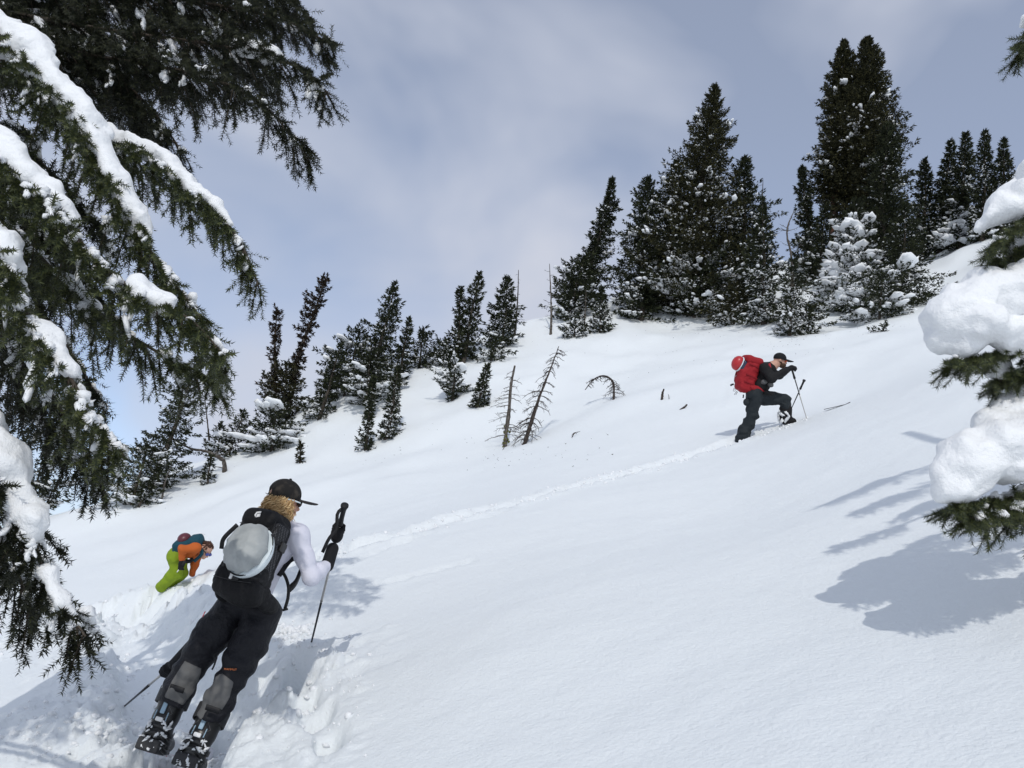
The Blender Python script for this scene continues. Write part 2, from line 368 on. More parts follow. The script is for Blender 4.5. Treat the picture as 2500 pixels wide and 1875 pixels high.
def prof(kind, t):
    if kind == 'cone': return (1-t)**0.85
    if kind == 'spire': return np.minimum(1, 0.18+0.95*(1-t)**1.25)*np.minimum(1, (1-t)*6+0.05)
    if kind == 'column': return np.minimum(1, ((1-t)*1.9)**0.8)*(0.82+0.18*np.minimum(1, t*4))
    if kind == 'egg': return np.sin(np.pi*np.clip(0.12+0.88*t, 0, 1))**0.7
    if kind == 'skirt': return np.where(t < 0.3, 1-0.9*t, 0.35*(1-t)**0.6+0.28)
    if kind == 'flag': return 0.25+0.75*(np.sin(t*9+1)*0.5+0.5)*(1-t)**0.5
    return (1-t)
def axis_to(base, tip):
    """tip of an upright axis: the picture point tip at the base's distance"""
    q = pt(tip[0], tip[1], 1.0); h = unit(np.array([base[0], base[1], 0])); return q*((base@h)/(q@h))
def far_tree(label, bx, by, tx, ty, wid, kind='cone', t0=0.03, snow=0.5, dens=1.0, flag=0.0, rag=0.35, mat_=None, droop=0.3, name='spruce_tree', group=None, bend=0.0, sink=0.15, bark=None, cat='tree', big=0.0, dd=0.0):
    b = ground(bx*K, by*K, sheet_h)
    if dd: b = b*(1+dd/(b@fw)); b[2] = min(b[2], 1e9)
    t_ = axis_to(b, (tx*K, ty*K)); H = np.linalg.norm(t_-b); dep = b@fw
    Rm = wid*K/2*dep/F*(1.10 if kind == 'column' else 1.26 if bx > 1150 else 1.0 if mat_ is M_NEEDLE_R or cat == 'sapling' else 1.24); rag = min(rag*1.25, 1.0); sc = max(dep/34.0, 0.62)
    root = thing(name, b, label, cat, group)
    gy = b[2]-0.0
    ax = unit(t_-b); ns = 24; tt = np.linspace(0, 1, ns)[:, None]
    side = unit(np.cross(ax, fw)); crv = b+(t_-b)*tt+side*(bend*H*np.sin(tt*np.pi)*0.5)+0.02*H*np.c_[np.sin(tt*7+bx), np.cos(tt*6+by), tt*0]*tt*(1-tt)*2
    low = crv.copy(); low[0] -= ax*sink
    mb = MB(); r0 = 0.022*H**0.9+0.015; tube(mb, low, r0*(1-0.93*tt[:, 0])+0.006, 7, jit=0.08); mb.build('trunk', bark or M_BARK, root)
    nb = int(H*30*dens); t = t0+(1-t0)*(np.arange(nb)+rng.uniform(0, 1, nb))/nb; gw = np.clip(0.10*H**0.6, 0.13, 0.42)/H; tq_ = (np.floor(t/gw)+rng.normal(0.5, 0.10, nb))*gw; t = np.clip(np.where(rng.uniform(0, 1, nb) < 0.75, tq_, t), t0, 1); az = np.arange(nb)*2.399+rng.uniform(-0.5, 0.5, nb)
    ragn = 1-rag*0.45+rag*(0.75*vnoise(np.c_[t*H*1.6, np.cos(az)*0.9, np.sin(az)*0.9], int(bx) % 97)+0.45*vnoise(np.c_[t*H*4.5, np.cos(az)*2, np.sin(az)*2], int(by) % 89))
    ln = Rm*prof(kind, (t-t0)/(1-t0))*rng.uniform(0.62, 1.12, nb)*ragn*(1+flag*np.cos(az))+0.05*sc
    ln = np.maximum(ln, 0.05)
    org = np.stack([np.interp(t, tt[:, 0], crv[:, k]) for k in range(3)], 1)
    hz = np.c_[np.cos(az), np.sin(az), np.zeros(nb)]
    slope = np.interp(t, [0, 0.5, 0.85, 1], [-droop, -droop*0.55, 0.15, 0.9])+rng.normal(0, 0.1, nb)
    # needle sprays
    cnt = np.maximum(4, (ln/(0.042*sc)*1.0).astype(int)+2); idx = np.repeat(np.arange(nb), cnt*3); M_ = len(idx)
    s = rng.uniform(0.0, 1, M_)**0.75; l = ln[idx]
    lat = np.c_[-hz[idx, 1], hz[idx, 0], np.zeros(M_)]; sg = rng.uniform(-1, 1, M_)
    pos = org[idx]+hz[idx]*(l*s)[:, None]+np.array([0, 0, 1.0])*(l*(slope[idx]*s+0.22*s*s))[:, None]+lat*(sg*l*0.30*(1.05-s))[:, None]
    pos[:, 2] -= rng.uniform(0, 0.10, M_)*sc
    dr = hz[idx]*rng.uniform(0.3, 1.0, (M_, 1))+lat*(sg*0.9+rng.normal(0, 0.35, M_))[:, None]+np.array([0, 0, 1.0])*(slope[idx]*0.5+rng.normal(0.05, 0.42, M_))[:, None]
    keep = pos[:, 2] > sheet_h(pos[:, 0], pos[:, 1])-0.05
    pos, dr = pos[keep], dr[keep]; M_ = len(pos)
    cb = MB(); L_ = sc*rng.uniform(0.075, 0.175, M_); kites(cb, pos, dr, L_, L_*rng.uniform(0.13, 0.25, M_))
    te = np.repeat(np.arange(nb), 4); pe = org[te]+hz[te]*ln[te][:, None]+np.array([0, 0, 1.0])*(ln[te]*(slope[te]+0.22))[:, None]; de = hz[te]+np.array([0, 0, 1.0])*(slope[te]*0.6+0.35)[:, None]+rng.normal(0, 0.35, (len(te), 3)); ke = pe[:, 2] > sheet_h(pe[:, 0], pe[:, 1]); Le = sc*rng.uniform(0.10, 0.22, len(te)); kites(cb, (pe-unit(de)*0.06*sc)[ke], de[ke], Le[ke], Le[ke]*0.16)
    top = crv[-1]; kites(cb, top-ax*rng.uniform(0, 0.5, (30, 1))*sc, ax+rng.normal(0, 0.5, (30, 3)), sc*rng.uniform(0.1, 0.2, 30), 0.035*sc)
    cb.build('crown', mat_ or M_NEEDLE_F, root, kind='stuff')
    if snow > 0:
        sb = MB(); z = np.array([0, 0, 1.0])
        # fine snow lying on the sprays
        prob = snow*0.15*np.clip(1.15-1.15*(pos[:, 2]-b[2])/H, 0.05, 1)*smooth(-0.25, 0.45, vnoise(pos*[1.3, 1.3, 2.6]/sc, 5)); sel = rng.uniform(0, 1, M_) < prob; pp = pos[sel]+z*0.035*sc+unit(dr[sel])*0.05*sc; k = len(pp)
        a = sc*rng.uniform(0.022, 0.055, k); lumps(sb, pp, dr[sel]*[1, 1, 0.5], a*rng.uniform(1.2, 2.4, k), a*0.85, a*0.42, 0.4, T=LT5)
        # pads along the boughs
        pr = snow*0.42*np.clip(1.2-1.3*t, 0.0, 1); cl = smooth(-0.5, 0.5, vnoise(np.c_[t*H*0.9/sc, np.cos(az)*1.3, np.sin(az)*1.3], 71)); sel = np.where((rng.uniform(0, 1, nb) < pr*1.5*cl) & (ln > 0.25))[0]
        for rep in range(1+int(big > 0)):
            sl = sel if rep == 0 else np.where((rng.uniform(0, 1, nb) < big*np.clip(1.2-t, 0, 1)) & (ln > 0.4))[0]
            for q in range(4 if rep == 0 else 7):
                ss = rng.uniform(0.40, 1.0, len(sl)); l = ln[sl]; mul = (1.0 if rep == 0 else 1.9)
                la = np.c_[-hz[sl, 1], hz[sl, 0], np.zeros(len(sl))]
                p = org[sl]+hz[sl]*(l*ss)[:, None]+z*(l*(slope[sl]*ss+0.22*ss*ss)+0.05*sc)[:, None]+la*(rng.uniform(-0.22, 0.22, len(sl))*l)[:, None]
                A = np.minimum(l*0.19, 0.17*sc)*rng.uniform(0.45, 1.25, len(sl))*(1.0 if rep == 0 else (2.3 if q < 2 else 1.2))
                lumps(sb, p, hz[sl]+z*(slope[sl]+0.4*ss)[:, None]+la*rng.normal(0, 0.4, (len(sl), 1)), A, A*rng.uniform(0.5, 0.85, len(sl)), A*rng.uniform(0.22, 0.38, len(sl))*(0.75 if rep and q < 2 else 1), 0.3, T=LT6 if rep and q < 2 else LT5)
        sb.build('snow', M_SNOWF, root, kind='stuff')
    # snow well: nothing else; trees stand straight in the drift
    return root
def dead_tree(label, bx, by, path, r0, nbr, blen, mat_=None, name='dead_snag', r1=0.25, twig=3, brange=(0.1, 0.95), drp=0.15, moss=0, splinter=True, sidebias=0.0, group=None, cat='snag'):
    """bare trunk through picture points (at the base's distance) with forked bare twigs"""
    b = ground(bx*K, by*K, sheet_h); P = [b-np.array([0, 0, 0.12])]+[axis_to(b, (x*K, y*K)) for x, y in path]
    P = spline(P, 26); P[4:-1] += rng.normal(0, r0*0.06, P[4:-1].shape); k = len(P); root = thing(name, b, label, cat, group)
    mb = MB(); tube(mb, P, r0*np.linspace(1, r1, k)*(1+0.1*rng.normal(size=k)), 9, jit=0.1); 
    mb.build('trunk', mat_ or M_DEAD, root)
    H = np.linalg.norm(np.diff(P, axis=0), axis=1).sum()
    for i in range(nbr):
        t = rng.uniform(*brange); p0 = P[min(int(t*(k-1)), k-1)]; az = rng.uniform(0, 2*np.pi); h = unit(right*math.cos(az)+fw*0.8*math.sin(az)+right*sidebias)
        l = blen*H*rng.uniform(0.4, 1.1)*(1.1-0.7*t); s = np.linspace(0, 1, 7)[:, None]
        q = p0+h*l*s+np.array([0, 0, 1.0])*(l*(rng.uniform(-0.1, 0.25)*s-drp*2*s*s))+rng.normal(0, 0.03*l, (7, 3))*s
        bm = MB(); rr = max(r0*0.22, 0.011)*rng.uniform(0.6, 1.1); tube(bm, q, rr*np.linspace(1, 0.35, 7), 5)
        for j in range(rng.integers(twig, twig*2+1) if twig else 0):
            u = rng.uniform(0.3, 1); a = q[int(u*6)]; e = l*rng.uniform(0.15, 0.4); d_ = unit(h+rng.normal(0, 0.8, 3)-np.array([0, 0, drp*2])); w_ = np.linspace(0, 1, 4)[:, None]
            tube(bm, a+d_*e*w_+rng.normal(0, 0.05*e, (4, 3))*w_, rr*0.45*np.linspace(1, 0.5, 4), 4)
        bm.build('branch', mat_ or M_DEAD, root)
    if moss:
        mm = MB(); n = 40; t = rng.uniform(0.06, 0.34, n); p = P[(t*(k-1)).astype(int)]+rng.normal(0, r0*0.55, (n, 3))
        lumps(mm, p, rng.normal(size=(n, 3)), 0.035, 0.03, 0.03, 0.5); mm.build('lichen', M_MOSS, root, kind='stuff')
    return root
g_far = 'dark spruces along the skyline'
# --- lower left, along the falling ridge
far_tree('small snow-dusted spruce beneath the drooping boughs on the low ridge', 62,1108, 95,985, 95,'cone',0.05,0.9,1.0,rag=0.6)
far_tree('small crooked spruce on the low ridge, snow cap on one side', 95,1100, 128,1035, 110,'egg',0.15,1.3,1.0,rag=0.6,big=0.5)
far_tree('thin dark spruce half hidden by hanging boughs on the low ridge', 25,1105, 62,930, 60,'cone',0.1,0.6,0.8)
far_tree('snow-plastered spruce half hidden behind the hanging needle curtain', -6,1095, 20,860, 100,'cone',0.02,1.2,1.0)
far_tree('broad shaggy spruce leaning uphill above the bent dead trunk', 325,1062, 432,770, 215,'cone',0.02,1.0,1.25,flag=-0.1,rag=0.45)
far_tree('low snowy spruce skirt below the broad shaggy spruce', 285,1090, 318,965, 190,'egg',0.0,1.3,1.2,rag=0.5,big=0.25)
far_tree('dark lower spruce clump at the foot of the shaggy spruce', 300,1095, 325,1045, 75,'egg',0.0,0.5,1.1,name='spruce_shrub',cat='shrub')
dead_tree('thin bare dead pole rising beside the shaggy spruce', 458,985, [(450,930),(443,868)], 0.05, 7, 0.10, M_DARKDEAD, twig=1, name='dead_pole')
far_tree('little dark spruce beside the thin dead pole', 470,975, 478,915, 60,'cone',0.05,0.4,1.0)
far_tree('snowy young spruce between dead pole and red-tipped spruce', 492,985, 528,888, 90,'cone',0.02,1.6,1.1,big=0.15)
dead_tree('bent grey dead trunk arching out of the snow with bare twigs', 487,1018, [(484,998),(468,985),(445,975),(410,968),(370,945),(350,940)], 0.075, 16, 0.22, M_DEAD, name='fallen_trunk', r1=0.12, drp=-0.1, cat='dead trunk')
dead_tree('slender bare sapling stem standing in the snow under the shaggy spruce', 350,1082, [(357,1040),(372,1000)], 0.03, 5, 0.25, M_DEAD, name='bare_sapling', twig=2, drp=-0.2, cat='sapling')
far_tree('tiny sapling poking up by the bent dead trunk', 448,1045, 456,985, 42,'cone',0.0,0.9,1.2,name='spruce_sapling',cat='sapling')
# --- red-tipped pair
far_tree('narrow crooked spruce with rusty needles and bare lower stem', 590,905, 598,668, 62,'flag',0.18,0.1,1.0,mat_=M_NEEDLE_R,rag=0.9)
far_tree('tall leaning spruce with rusty red tip and ragged gaps', 618,905, 703,600, 100,'flag',0.16,0.12,1.1,mat_=M_NEEDLE_R,flag=-0.15,rag=0.8,bend=0.04)
far_tree('bushy spruce foot below the two rusty spruces', 610,915, 620,788, 130,'egg',0.0,0.6,1.4,mat_=M_NEEDLE_O,rag=0.4)
far_tree('spreading snow-loaded lower spruce in front of the rusty pair', 585,975, 600,872, 145,'egg',0.0,0.9,1.4,rag=0.4,big=0.35)
far_tree('tiny bent spruce seedling with dead grey tip in open snow', 648,1000, 650,955, 20,'cone',0.0,0.4,1.2,mat_=M_NEEDLE_O,name='spruce_sapling',cat='sapling')
# --- middle ridge
far_tree('ragged dark spruce bush on the lip beside the rusty pair', 690,905, 738,742, 95,'cone',0.0,0.5,1.1,rag=0.6)
far_tree('little snowy spruce standing in front of the ragged bush', 703,872, 707,820, 45,'cone',0.0,0.9,1.1)
far_tree('dense snow-streaked spruce mound on the ridge below the conical spruce', 745,855, 775,715, 150,'egg',0.0,1.0,1.2,rag=0.5,big=0.2)
far_tree('conical leaning dark spruce, tallest on the middle ridge', 800,850, 853,612, 150,'cone',0.04,0.5,1.4,flag=-0.12,rag=0.5)
far_tree('slim secondary spruce hugging the conical spruce', 862,825, 884,688, 62,'cone',0.02,0.4,1.1)
far_tree('snowy spruce skirt spreading under the conical spruce', 790,875, 800,770, 175,'egg',0.0,1.1,1.2,big=0.3)
far_tree('squat dark spruce behind the lip between two tall clumps', 905,795, 915,712, 80,'egg',0.0,0.3,1.1,rag=0.7)
far_tree('half bare spruce with broken side limbs, shorter of the pair', 985,790, 996,622, 70,'cone',0.1,0.5,1.1,rag=0.8)
far_tree('sharp-tipped narrow spruce, taller of the leaning pair', 1000,785, 1036,590, 62,'spire',0.1,0.6,1.2,rag=0.4)
far_tree('dark low spruce tuft under the leaning pair', 955,790, 965,735, 70,'egg',0.0,0.4,1.1,name='spruce_shrub',cat='shrub')
far_tree('mushroom-shaped spruce tuft with thick snow cap', 978,865, 983,775, 78,'egg',0.0,0.6,1.3,rag=0.6,big=0.6,droop=0.1)
far_tree('compact leaning spruce next to the tall bare pole on the ridge', 1085,750, 1098,602, 78,'column',0.03,0.7,1.4,flag=-0.1)
dead_tree('tall bare dead pole behind the compact leaning spruce', 1112,725, [(1118,650),(1120,583)], 0.05, 10, 0.12, M_DARKDEAD, twig=1, name='dead_pole')
far_tree('low straggling spruce branches beneath the compact leaning spruce', 1060,780, 1072,735, 70,'egg',0.0,0.8,1.1,name='spruce_shrub',cat='shrub')
# --- saplings on the open slope
far_tree('slender sapling with snowy tiers, tallest on the open slope', 835,948, 862,792, 62,'cone',0.0,0.7,1.6,rag=0.3,name='spruce_sapling',cat='sapling')
far_tree('narrow dark sapling standing just below the tallest sapling', 790,972, 800,868, 45,'spire',0.0,0.7,1.6,rag=0.4,name='spruce_sapling',cat='sapling')
far_tree('spindly sapling with snow crook on top behind the dark sapling', 797,905, 808,815, 32,'spire',0.0,1.2,1.3,rag=0.7,name='spruce_sapling',cat='sapling')
far_tree('neat pointed sapling leaning over its small snow hollow', 1030,880, 1054,788, 50,'cone',0.0,0.5,1.8,rag=0.3,name='spruce_sapling',cat='sapling')
# --- dead snags in the middle of the slope
dead_tree('grey broken-topped dead trunk with yellow lichen and bare limbs', 1091,965, [(1094,930),(1100,880),(1104,830),(1112,790)], 0.06, 34, 0.30, M_DEAD, moss=1, r1=0.42, sidebias=-0.5)
dead_tree('dark leaning dead spruce with drooping bare twigs', 1131,960, [(1145,920),(1168,850),(1190,795),(1207,748)], 0.06, 70, 0.20, M_DARKDEAD, r1=0.15, twig=4, drp=0.3, brange=(0.05, 0.98))
dead_tree('arched dead sapling bowing down over its own shadow', 1326,863, [(1326,835),(1318,818),(1300,812),(1280,822),(1264,842)], 0.035, 60, 0.2, M_DARKDEAD, r1=0.3, twig=6, drp=0.35, name='arched_sapling', cat='sapling')
dead_tree('short charred-looking stub sticking out of smooth snow', 1430,863, [(1431,852),(1434,840)], 0.045, 1, 0.1, M_DARKDEAD, r1=0.35, twig=0, name='dead_stub', cat='stub')
dead_tree('tiny twig upright beside the short dead stub', 1446,862, [(1445,857),(1443,851)], 0.012, 1, 0.2, M_DARKDEAD, twig=0, name='dead_twig', cat='twig')
dead_tree('hooked dead branch tip curling out of smooth snow', 1464,886, [(1470,887),(1478,880),(1484,874)], 0.035, 1, 0.25, M_DARKDEAD, r1=0.5, twig=0, name='dead_branch', cat='branch')
dead_tree('small bare twig comb lying in the snow below the arched sapling', 1232,946, [(1240,937),(1253,932)], 0.016, 6, 0.3, M_DARKDEAD, twig=1, drp=0.4, name='dead_twig', cat='twig')
# --- big clump on the skyline
dead_tree('bare forked dead sapling at the edge of the big clump', 1190,722, [(1191,680),(1190,640),(1187,570)], 0.06, 16, 0.16, M_DEAD, drp=-0.15, twig=2, name='bare_sapling', cat='sapling')
far_tree('leaning dark spruce at the downhill end of the big clump', 1240,672, 1322,385, 125,'cone',0.02,0.4,1.3,flag=0.1,rag=0.5,bend=-0.06)
far_tree('snowy spruce apron at the downhill foot of the big clump', 1225,690, 1262,560, 130,'egg',0.0,1.2,1.2,rag=0.5)
dead_tree('bare thin stem in front of the snowy apron', 1263,700, [(1265,660),(1266,625)], 0.035, 8, 0.12, M_DEAD, twig=1, name='bare_sapling', cat='sapling')
far_tree('snow-crusted sapling by the bare thin stem', 1297,718, 1300,620, 48,'spire',0.0,1.2,1.3,name='spruce_sapling',cat='sapling')
far_tree('tiny snow-covered shrub sprawled at the apron foot', 1240,728, 1245,690, 60,'egg',0.0,1.3,1.2,name='spruce_shrub',cat='shrub')
far_tree('rounded spruce shouldering the tallest pointed spruce', 1385,690, 1400,385, 165,'column',0.0,0.7,1.4,rag=0.4)
far_tree('tallest pointed spruce of the clump with narrow leader', 1490,680, 1545,186, 300,'cone',0.03,0.45,1.7,rag=0.35,flag=-0.05,mat_=M_NEEDLE_O)
far_tree('dense spruce filling between pointed spruce and its shoulder', 1440,670, 1462,350, 190,'cone',0.0,0.5,1.3,rag=0.4)
far_tree('dark spruce on the uphill flank of the tallest pointed spruce', 1600,650, 1610,340, 150,'column',0.0,0.7,1.4,rag=0.5)
far_tree('snow-splashed spruce skirt with thick pads below the pointed spruce', 1500,685, 1500,540, 230,'egg',0.0,1.2,1.3,big=0.35)
far_tree('frosted shaggy spruce standing forward of the pointed spruce', 1650,700, 1648,430, 130,'cone',0.0,1.5,1.3,rag=0.6)
dead_tree('dead forked top poking above the frosted shaggy spruce', 1640,620, [(1646,480),(1648,385)], 0.05, 12, 0.1, M_DARKDEAD, twig=1, name='dead_pole')
far_tree('golden-brown low spruce bush at the edge of the big clump', 1585,700, 1590,615, 110,'egg',0.0,0.6,1.4,mat_=M_NEEDLE_O,name='spruce_shrub',cat='shrub')
far_tree('ragged frosted spruce spilling farthest down the open snow', 1705,725, 1715,560, 120,'egg',0.0,1.4,1.2,rag=0.8)
dead_tree('bare twisted snag with pale snowy limbs in the clump', 1712,650, [(1710,560),(1700,500),(1715,455)], 0.07, 16, 0.2, M_DEAD, drp=-0.2, twig=3, name='bare_sapling', cat='snag')
far_tree('small ragged snow-speckled shrub beside the spilling spruce', 1745,722, 1750,665, 70,'egg',0.0,1.2,1.1,rag=0.8,name='spruce_shrub',cat='shrub')
far_tree('slim spruce in the gap between the two tall clumps', 1758,600, 1732,360, 90,'cone',0.05,0.35,1.2,rag=0.6)
far_tree('shadowy spruce filling the gap beside the reddish trunk', 1765,620, 1785,440, 110,'cone',0.0,0.6,1.2)
far_tree('twin spire with reddish bare lower trunk, slightly lower of two', 1800,560, 1824,90, 112,'column',0.26,0.22,1.7,rag=0.25,bark=M_BARKR,mat_=M_NEEDLE_O)
far_tree('broadest and tallest spire towering over the whole ridge', 1868,560, 1874,84, 178,'column',0.1,0.18,1.8,rag=0.25,mat_=M_NEEDLE_O)
far_tree('dense spruce flank filling below the towering twin spires', 1905,600, 1915,270, 125,'column',0.0,0.35,1.5,rag=0.3,flag=0.1)
far_tree('spruce layered with thick snow shelves in front of the twin spires', 1838,672, 1850,432, 190,'cone',0.0,1.1,1.5,big=0.8,rag=0.3)
far_tree('dark spruce spreading at the uphill foot of the snow-shelved spruce', 1945,665, 1955,440, 160,'cone',0.0,0.7,1.4,rag=0.5)
far_tree('low snow-padded spruce skirt beside the near snowy boughs', 1900,690, 1905,600, 210,'egg',0.0,1.2,1.2,big=0.4)
for (bx, by, tx, ty, wd, lab) in ((1995,560,1998,345,75,'short dark spruce beginning the row behind the twin spires'), (2030,545,2054,305,68,'slim spruce with paired tip in the row of distant spires'), (2075,535,2086,288,80,'column-like spruce, snow-streaked, in the row of distant spires'), (2122,520,2128,283,72,'tallest narrow spruce of the distant row on the shoulder'), (2165,500,2168,303,66,'last pointed spruce of the distant row on the shoulder')):
    far_tree(lab, bx, by, tx, ty, wd*0.86, 'column', 0.0, 0.8, 1.2, rag=0.4)
far_tree('snow-shelved spruce base below the distant row of spires', 2075,535, 2080,420, 120,'cone',0.0,1.3,1.2,big=0.4)
far_tree('tiny dark juniper sprigs lying on snow below the snow-padded skirt', 1908,716, 1910,704, 46,'egg',0.0,0.2,1.5,name='spruce_shrub',cat='shrub')

# fallen needles and twig bits on the snow below the trees
mb = MB(); n = 360; cx = rng.choice([(1250,735),(1450,705),(1600,715),(1720,735),(1860,715),(640,1000),(800,960),(300,1100),(1120,965),(1480,800),(900,800)], n); q_ = cx+rng.normal(0, 1, (n, 2))*[75, 16]
P_ = np.array([ground(a*K, b*K, sheet_h) for a, b in q_[::6]]); P_ = np.repeat(P_, 6, 0)[:n]+rng.normal(0, 0.5, (len(np.repeat(P_, 6, 0)[:n]), 3)); P_[:, 2] = sheet_h(P_[:, 0], P_[:, 1])+0.012
kites(mb, P_, rng.normal(size=P_.shape)*[1, 1, 0.25], rng.uniform(0.02, 0.08, len(P_)), rng.uniform(0.004, 0.010, len(P_)))
mb.build('needle_litter', M_NEEDLE_F, kind='stuff', label='fallen needles and twig bits scattered on snow below the trees', category='litter')
# ------------------------------------------------------------------ rounded shapes from distance fields
def surfnet(fn, lo, hi, vox, fr=None):
    lo = np.asarray(lo, float); hi = np.asarray(hi, float); n = np.maximum(((hi-lo)/vox).astype(int)+2, 4)
    g = np.stack(np.meshgrid(*[lo[k]+vox*np.arange(n[k]) for k in range(3)], indexing='ij'), -1)
    v = fn(g.reshape(-1, 3)).reshape(n); s = v < 0
    c = [(a, b, d) for a in (0, 1) for b in (0, 1) for d in (0, 1)]
    def cr(A, q): return A[q[0]:n[0]-1+q[0], q[1]:n[1]-1+q[1], q[2]:n[2]-1+q[2]]
    cnt = sum(cr(s, q).astype(int) for q in c); act = (cnt > 0) & (cnt < 8)
    idx = -np.ones(act.shape, int); ai = np.argwhere(act); idx[act] = np.arange(len(ai))
    acc = np.zeros((len(ai), 3)); num = np.zeros(len(ai))
    for a in c:
        for k in range(3):
            if a[k]: continue
            b = list(a); b[k] = 1; va = cr(v, a)[act]; vb = cr(v, b)[act]; x = (va < 0) != (vb < 0)
            t = np.where(x, va/(va-vb+1e-12), 0); p = np.tile(np.array(a, float), (len(ai), 1)); p[:, k] = t; acc[x] += p[x]; num[x] += 1
    V = lo+vox*(ai+acc/np.maximum(num, 1)[:, None]); Q = []
    for k in range(3):
        o = [q for q in range(3) if q != k]; sl = [slice(1, n[q]-1) for q in range(3)]; sl[k] = slice(0, n[k]-1)
        sh = list(sl); sh[k] = slice(1, n[k]); x = s[tuple(sl)] != s[tuple(sh)]; e = np.argwhere(x); e[:, o[0]] += 1; e[:, o[1]] += 1
        if not len(e): continue
        ins = s[tuple(e.T)]
        def at(d0, d1):
            q = e.copy(); q[:, o[0]] -= d0; q[:, o[1]] -= d1; return idx[tuple(q.T)]
        f = np.stack([at(0, 0), at(1, 0), at(1, 1), at(0, 1)], 1); flip = ins if k != 1 else ~ins
        f[~flip] = f[~flip][:, ::-1]; Q.append(f)
    Q = np.concatenate(Q); Q = Q[(Q >= 0).all(1)]
    if fr is not None: V = fr[0]+V@fr[1]
    return V, Q
def smin(a, b, k):
    h = np.clip(0.5+0.5*(b-a)/k, 0, 1); return b*(1-h)+a*h-k*h*(1-h)
def cap(p, a, b, ra, rb):
    a = np.asarray(a, float); b = np.asarray(b, float); ab = b-a; t = np.clip((p-a)@ab/(ab@ab+1e-12), 0, 1)
    return np.linalg.norm(p-a-t[:, None]*ab, axis=1)-(ra+(rb-ra)*t)
def ell(p, c, r, R=None):
    q = p-np.asarray(c, float)
    if R is not None: q = q@np.asarray(R).T
    q = q/np.asarray(r, float); k = np.linalg.norm(q, axis=1); return (k-1)*np.min(r)*0.9+(k-1)*0.1*np.max(r)
def rbox(p, h, r):
    q = np.abs(p)-(np.asarray(h, float)-r); return np.linalg.norm(np.maximum(q, 0), axis=1)+np.minimum(q.max(1), 0)-r
def chain(p, pts, rs, k=0.03):
    d = None
    for i in range(len(pts)-1):
        e = cap(p, pts[i], pts[i+1], rs[i], rs[i+1]); d = e if d is None else smin(d, e, k)
    return d
def split_parts(v, q, minv=60):
    lab = np.arange(len(v))
    while True:
        m_ = lab[q].min(1); new = lab.copy()
        for k in range(4): np.minimum.at(new, q[:, k], m_)
        new = new[new]
        if (new == lab).all(): break
        lab = new
    res = []
    for l in np.unique(lab):
        ids = np.where(lab == l)[0]
        if len(ids) < minv: continue
        mp_ = -np.ones(len(v), int); mp_[ids] = np.arange(len(ids)); f = q[lab[q[:, 0]] == l]; res.append((v[ids], mp_[f]))
    return res
def sdf_obj(name, fn, pts, pad, vox, mat_, parent=None, fr=None, **props):
    pts = np.asarray(pts, float); v, q = surfnet(fn, pts.min(0)-pad, pts.max(0)+pad, vox, fr)
    return mesh_obj(name, v, q, mat_, parent, True, **props)
# ------------------------------------------------------------------ near spruces
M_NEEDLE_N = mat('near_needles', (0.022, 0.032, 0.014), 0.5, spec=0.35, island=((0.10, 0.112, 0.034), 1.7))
M_NEEDLE_T = mat('shaded_needles', (0.010, 0.013, 0.008), 0.6, spec=0.2, island=((0.040, 0.043, 0.018), 2.2))  # darker copy of the near needles, bough shade put into its colour
M_TWIG = mat('twig_bark', (0.045, 0.036, 0.028), 0.9, island=((0.11, 0.09, 0.07), 1.5))
def shoot_template(n, ln=1.0, nl=0.2, wd=0.012):
    r = np.random.default_rng(n); s = (np.arange(n)+r.uniform(0, 1, n))/n; a = np.arange(n)*2.4+r.uniform(-0.3, 0.3, n)
    rd = np.stack([np.zeros(n), np.cos(a), np.sin(a)], 1); ax = np.array([1.0, 0, 0]); l = nl*r.uniform(0.78, 1.08, n)
    fwd = np.interp(s, [0, 0.8, 1], [0.3, 0.4, 0.85])[:, None]
    d = unit(rd+ax*fwd); p = ax*s[:, None]*ln; sd_ = unit(np.cross(d, ax+r.normal(0, 0.3, (n, 3))))*wd
    return np.stack([p+sd_, p-sd_, p+d*l[:, None]], 1)     # (n,3,3)
SH = {}
def shoots(mb, pos, dr, ln, n=46, nl=0.025, wd=0.0011):
    """bottle-brush needle shoots"""
    m_ = len(pos)
    if not m_: return
    x = unit(dr); y = unit(np.cross(x, rng.normal(size=x.shape))); z = np.cross(x, y); ln = np.asarray(ln, float)
    for var in range(3):
        key = (n, var); i = np.arange(m_) % 3 == var
        if key not in SH: SH[key] = shoot_template(n+var, 1.0, 1.0, 1.0)
        n_ = n; T = SH[key]; s = (np.arange(len(T))+0.5)/len(T)
        base = T.mean(1)*0; base = np.zeros((len(T), 1, 3)); base[:, 0, 0] = (T[:, 0, 0]+T[:, 1, 0])/2
        rel = T-base; rel[:, :2] *= wd; rel[:, 2] *= nl; axp = base[:, 0, 0]
        P, X_, Y_, Z_, Ln = pos[i], x[i], y[i], z[i], ln[i]
        c = P[:, None, None]+X_[:, None, None]*((axp[None]*Ln[:, None])[..., None, None])
        v = c+rel[None, ..., 0:1]*X_[:, None, None]+rel[None, ..., 1:2]*Y_[:, None, None]+rel[None, ..., 2:3]*Z_[:, None, None]
        v = v.reshape(-1, 3); mb.add(v, np.arange(len(v)).reshape(-1, 3))
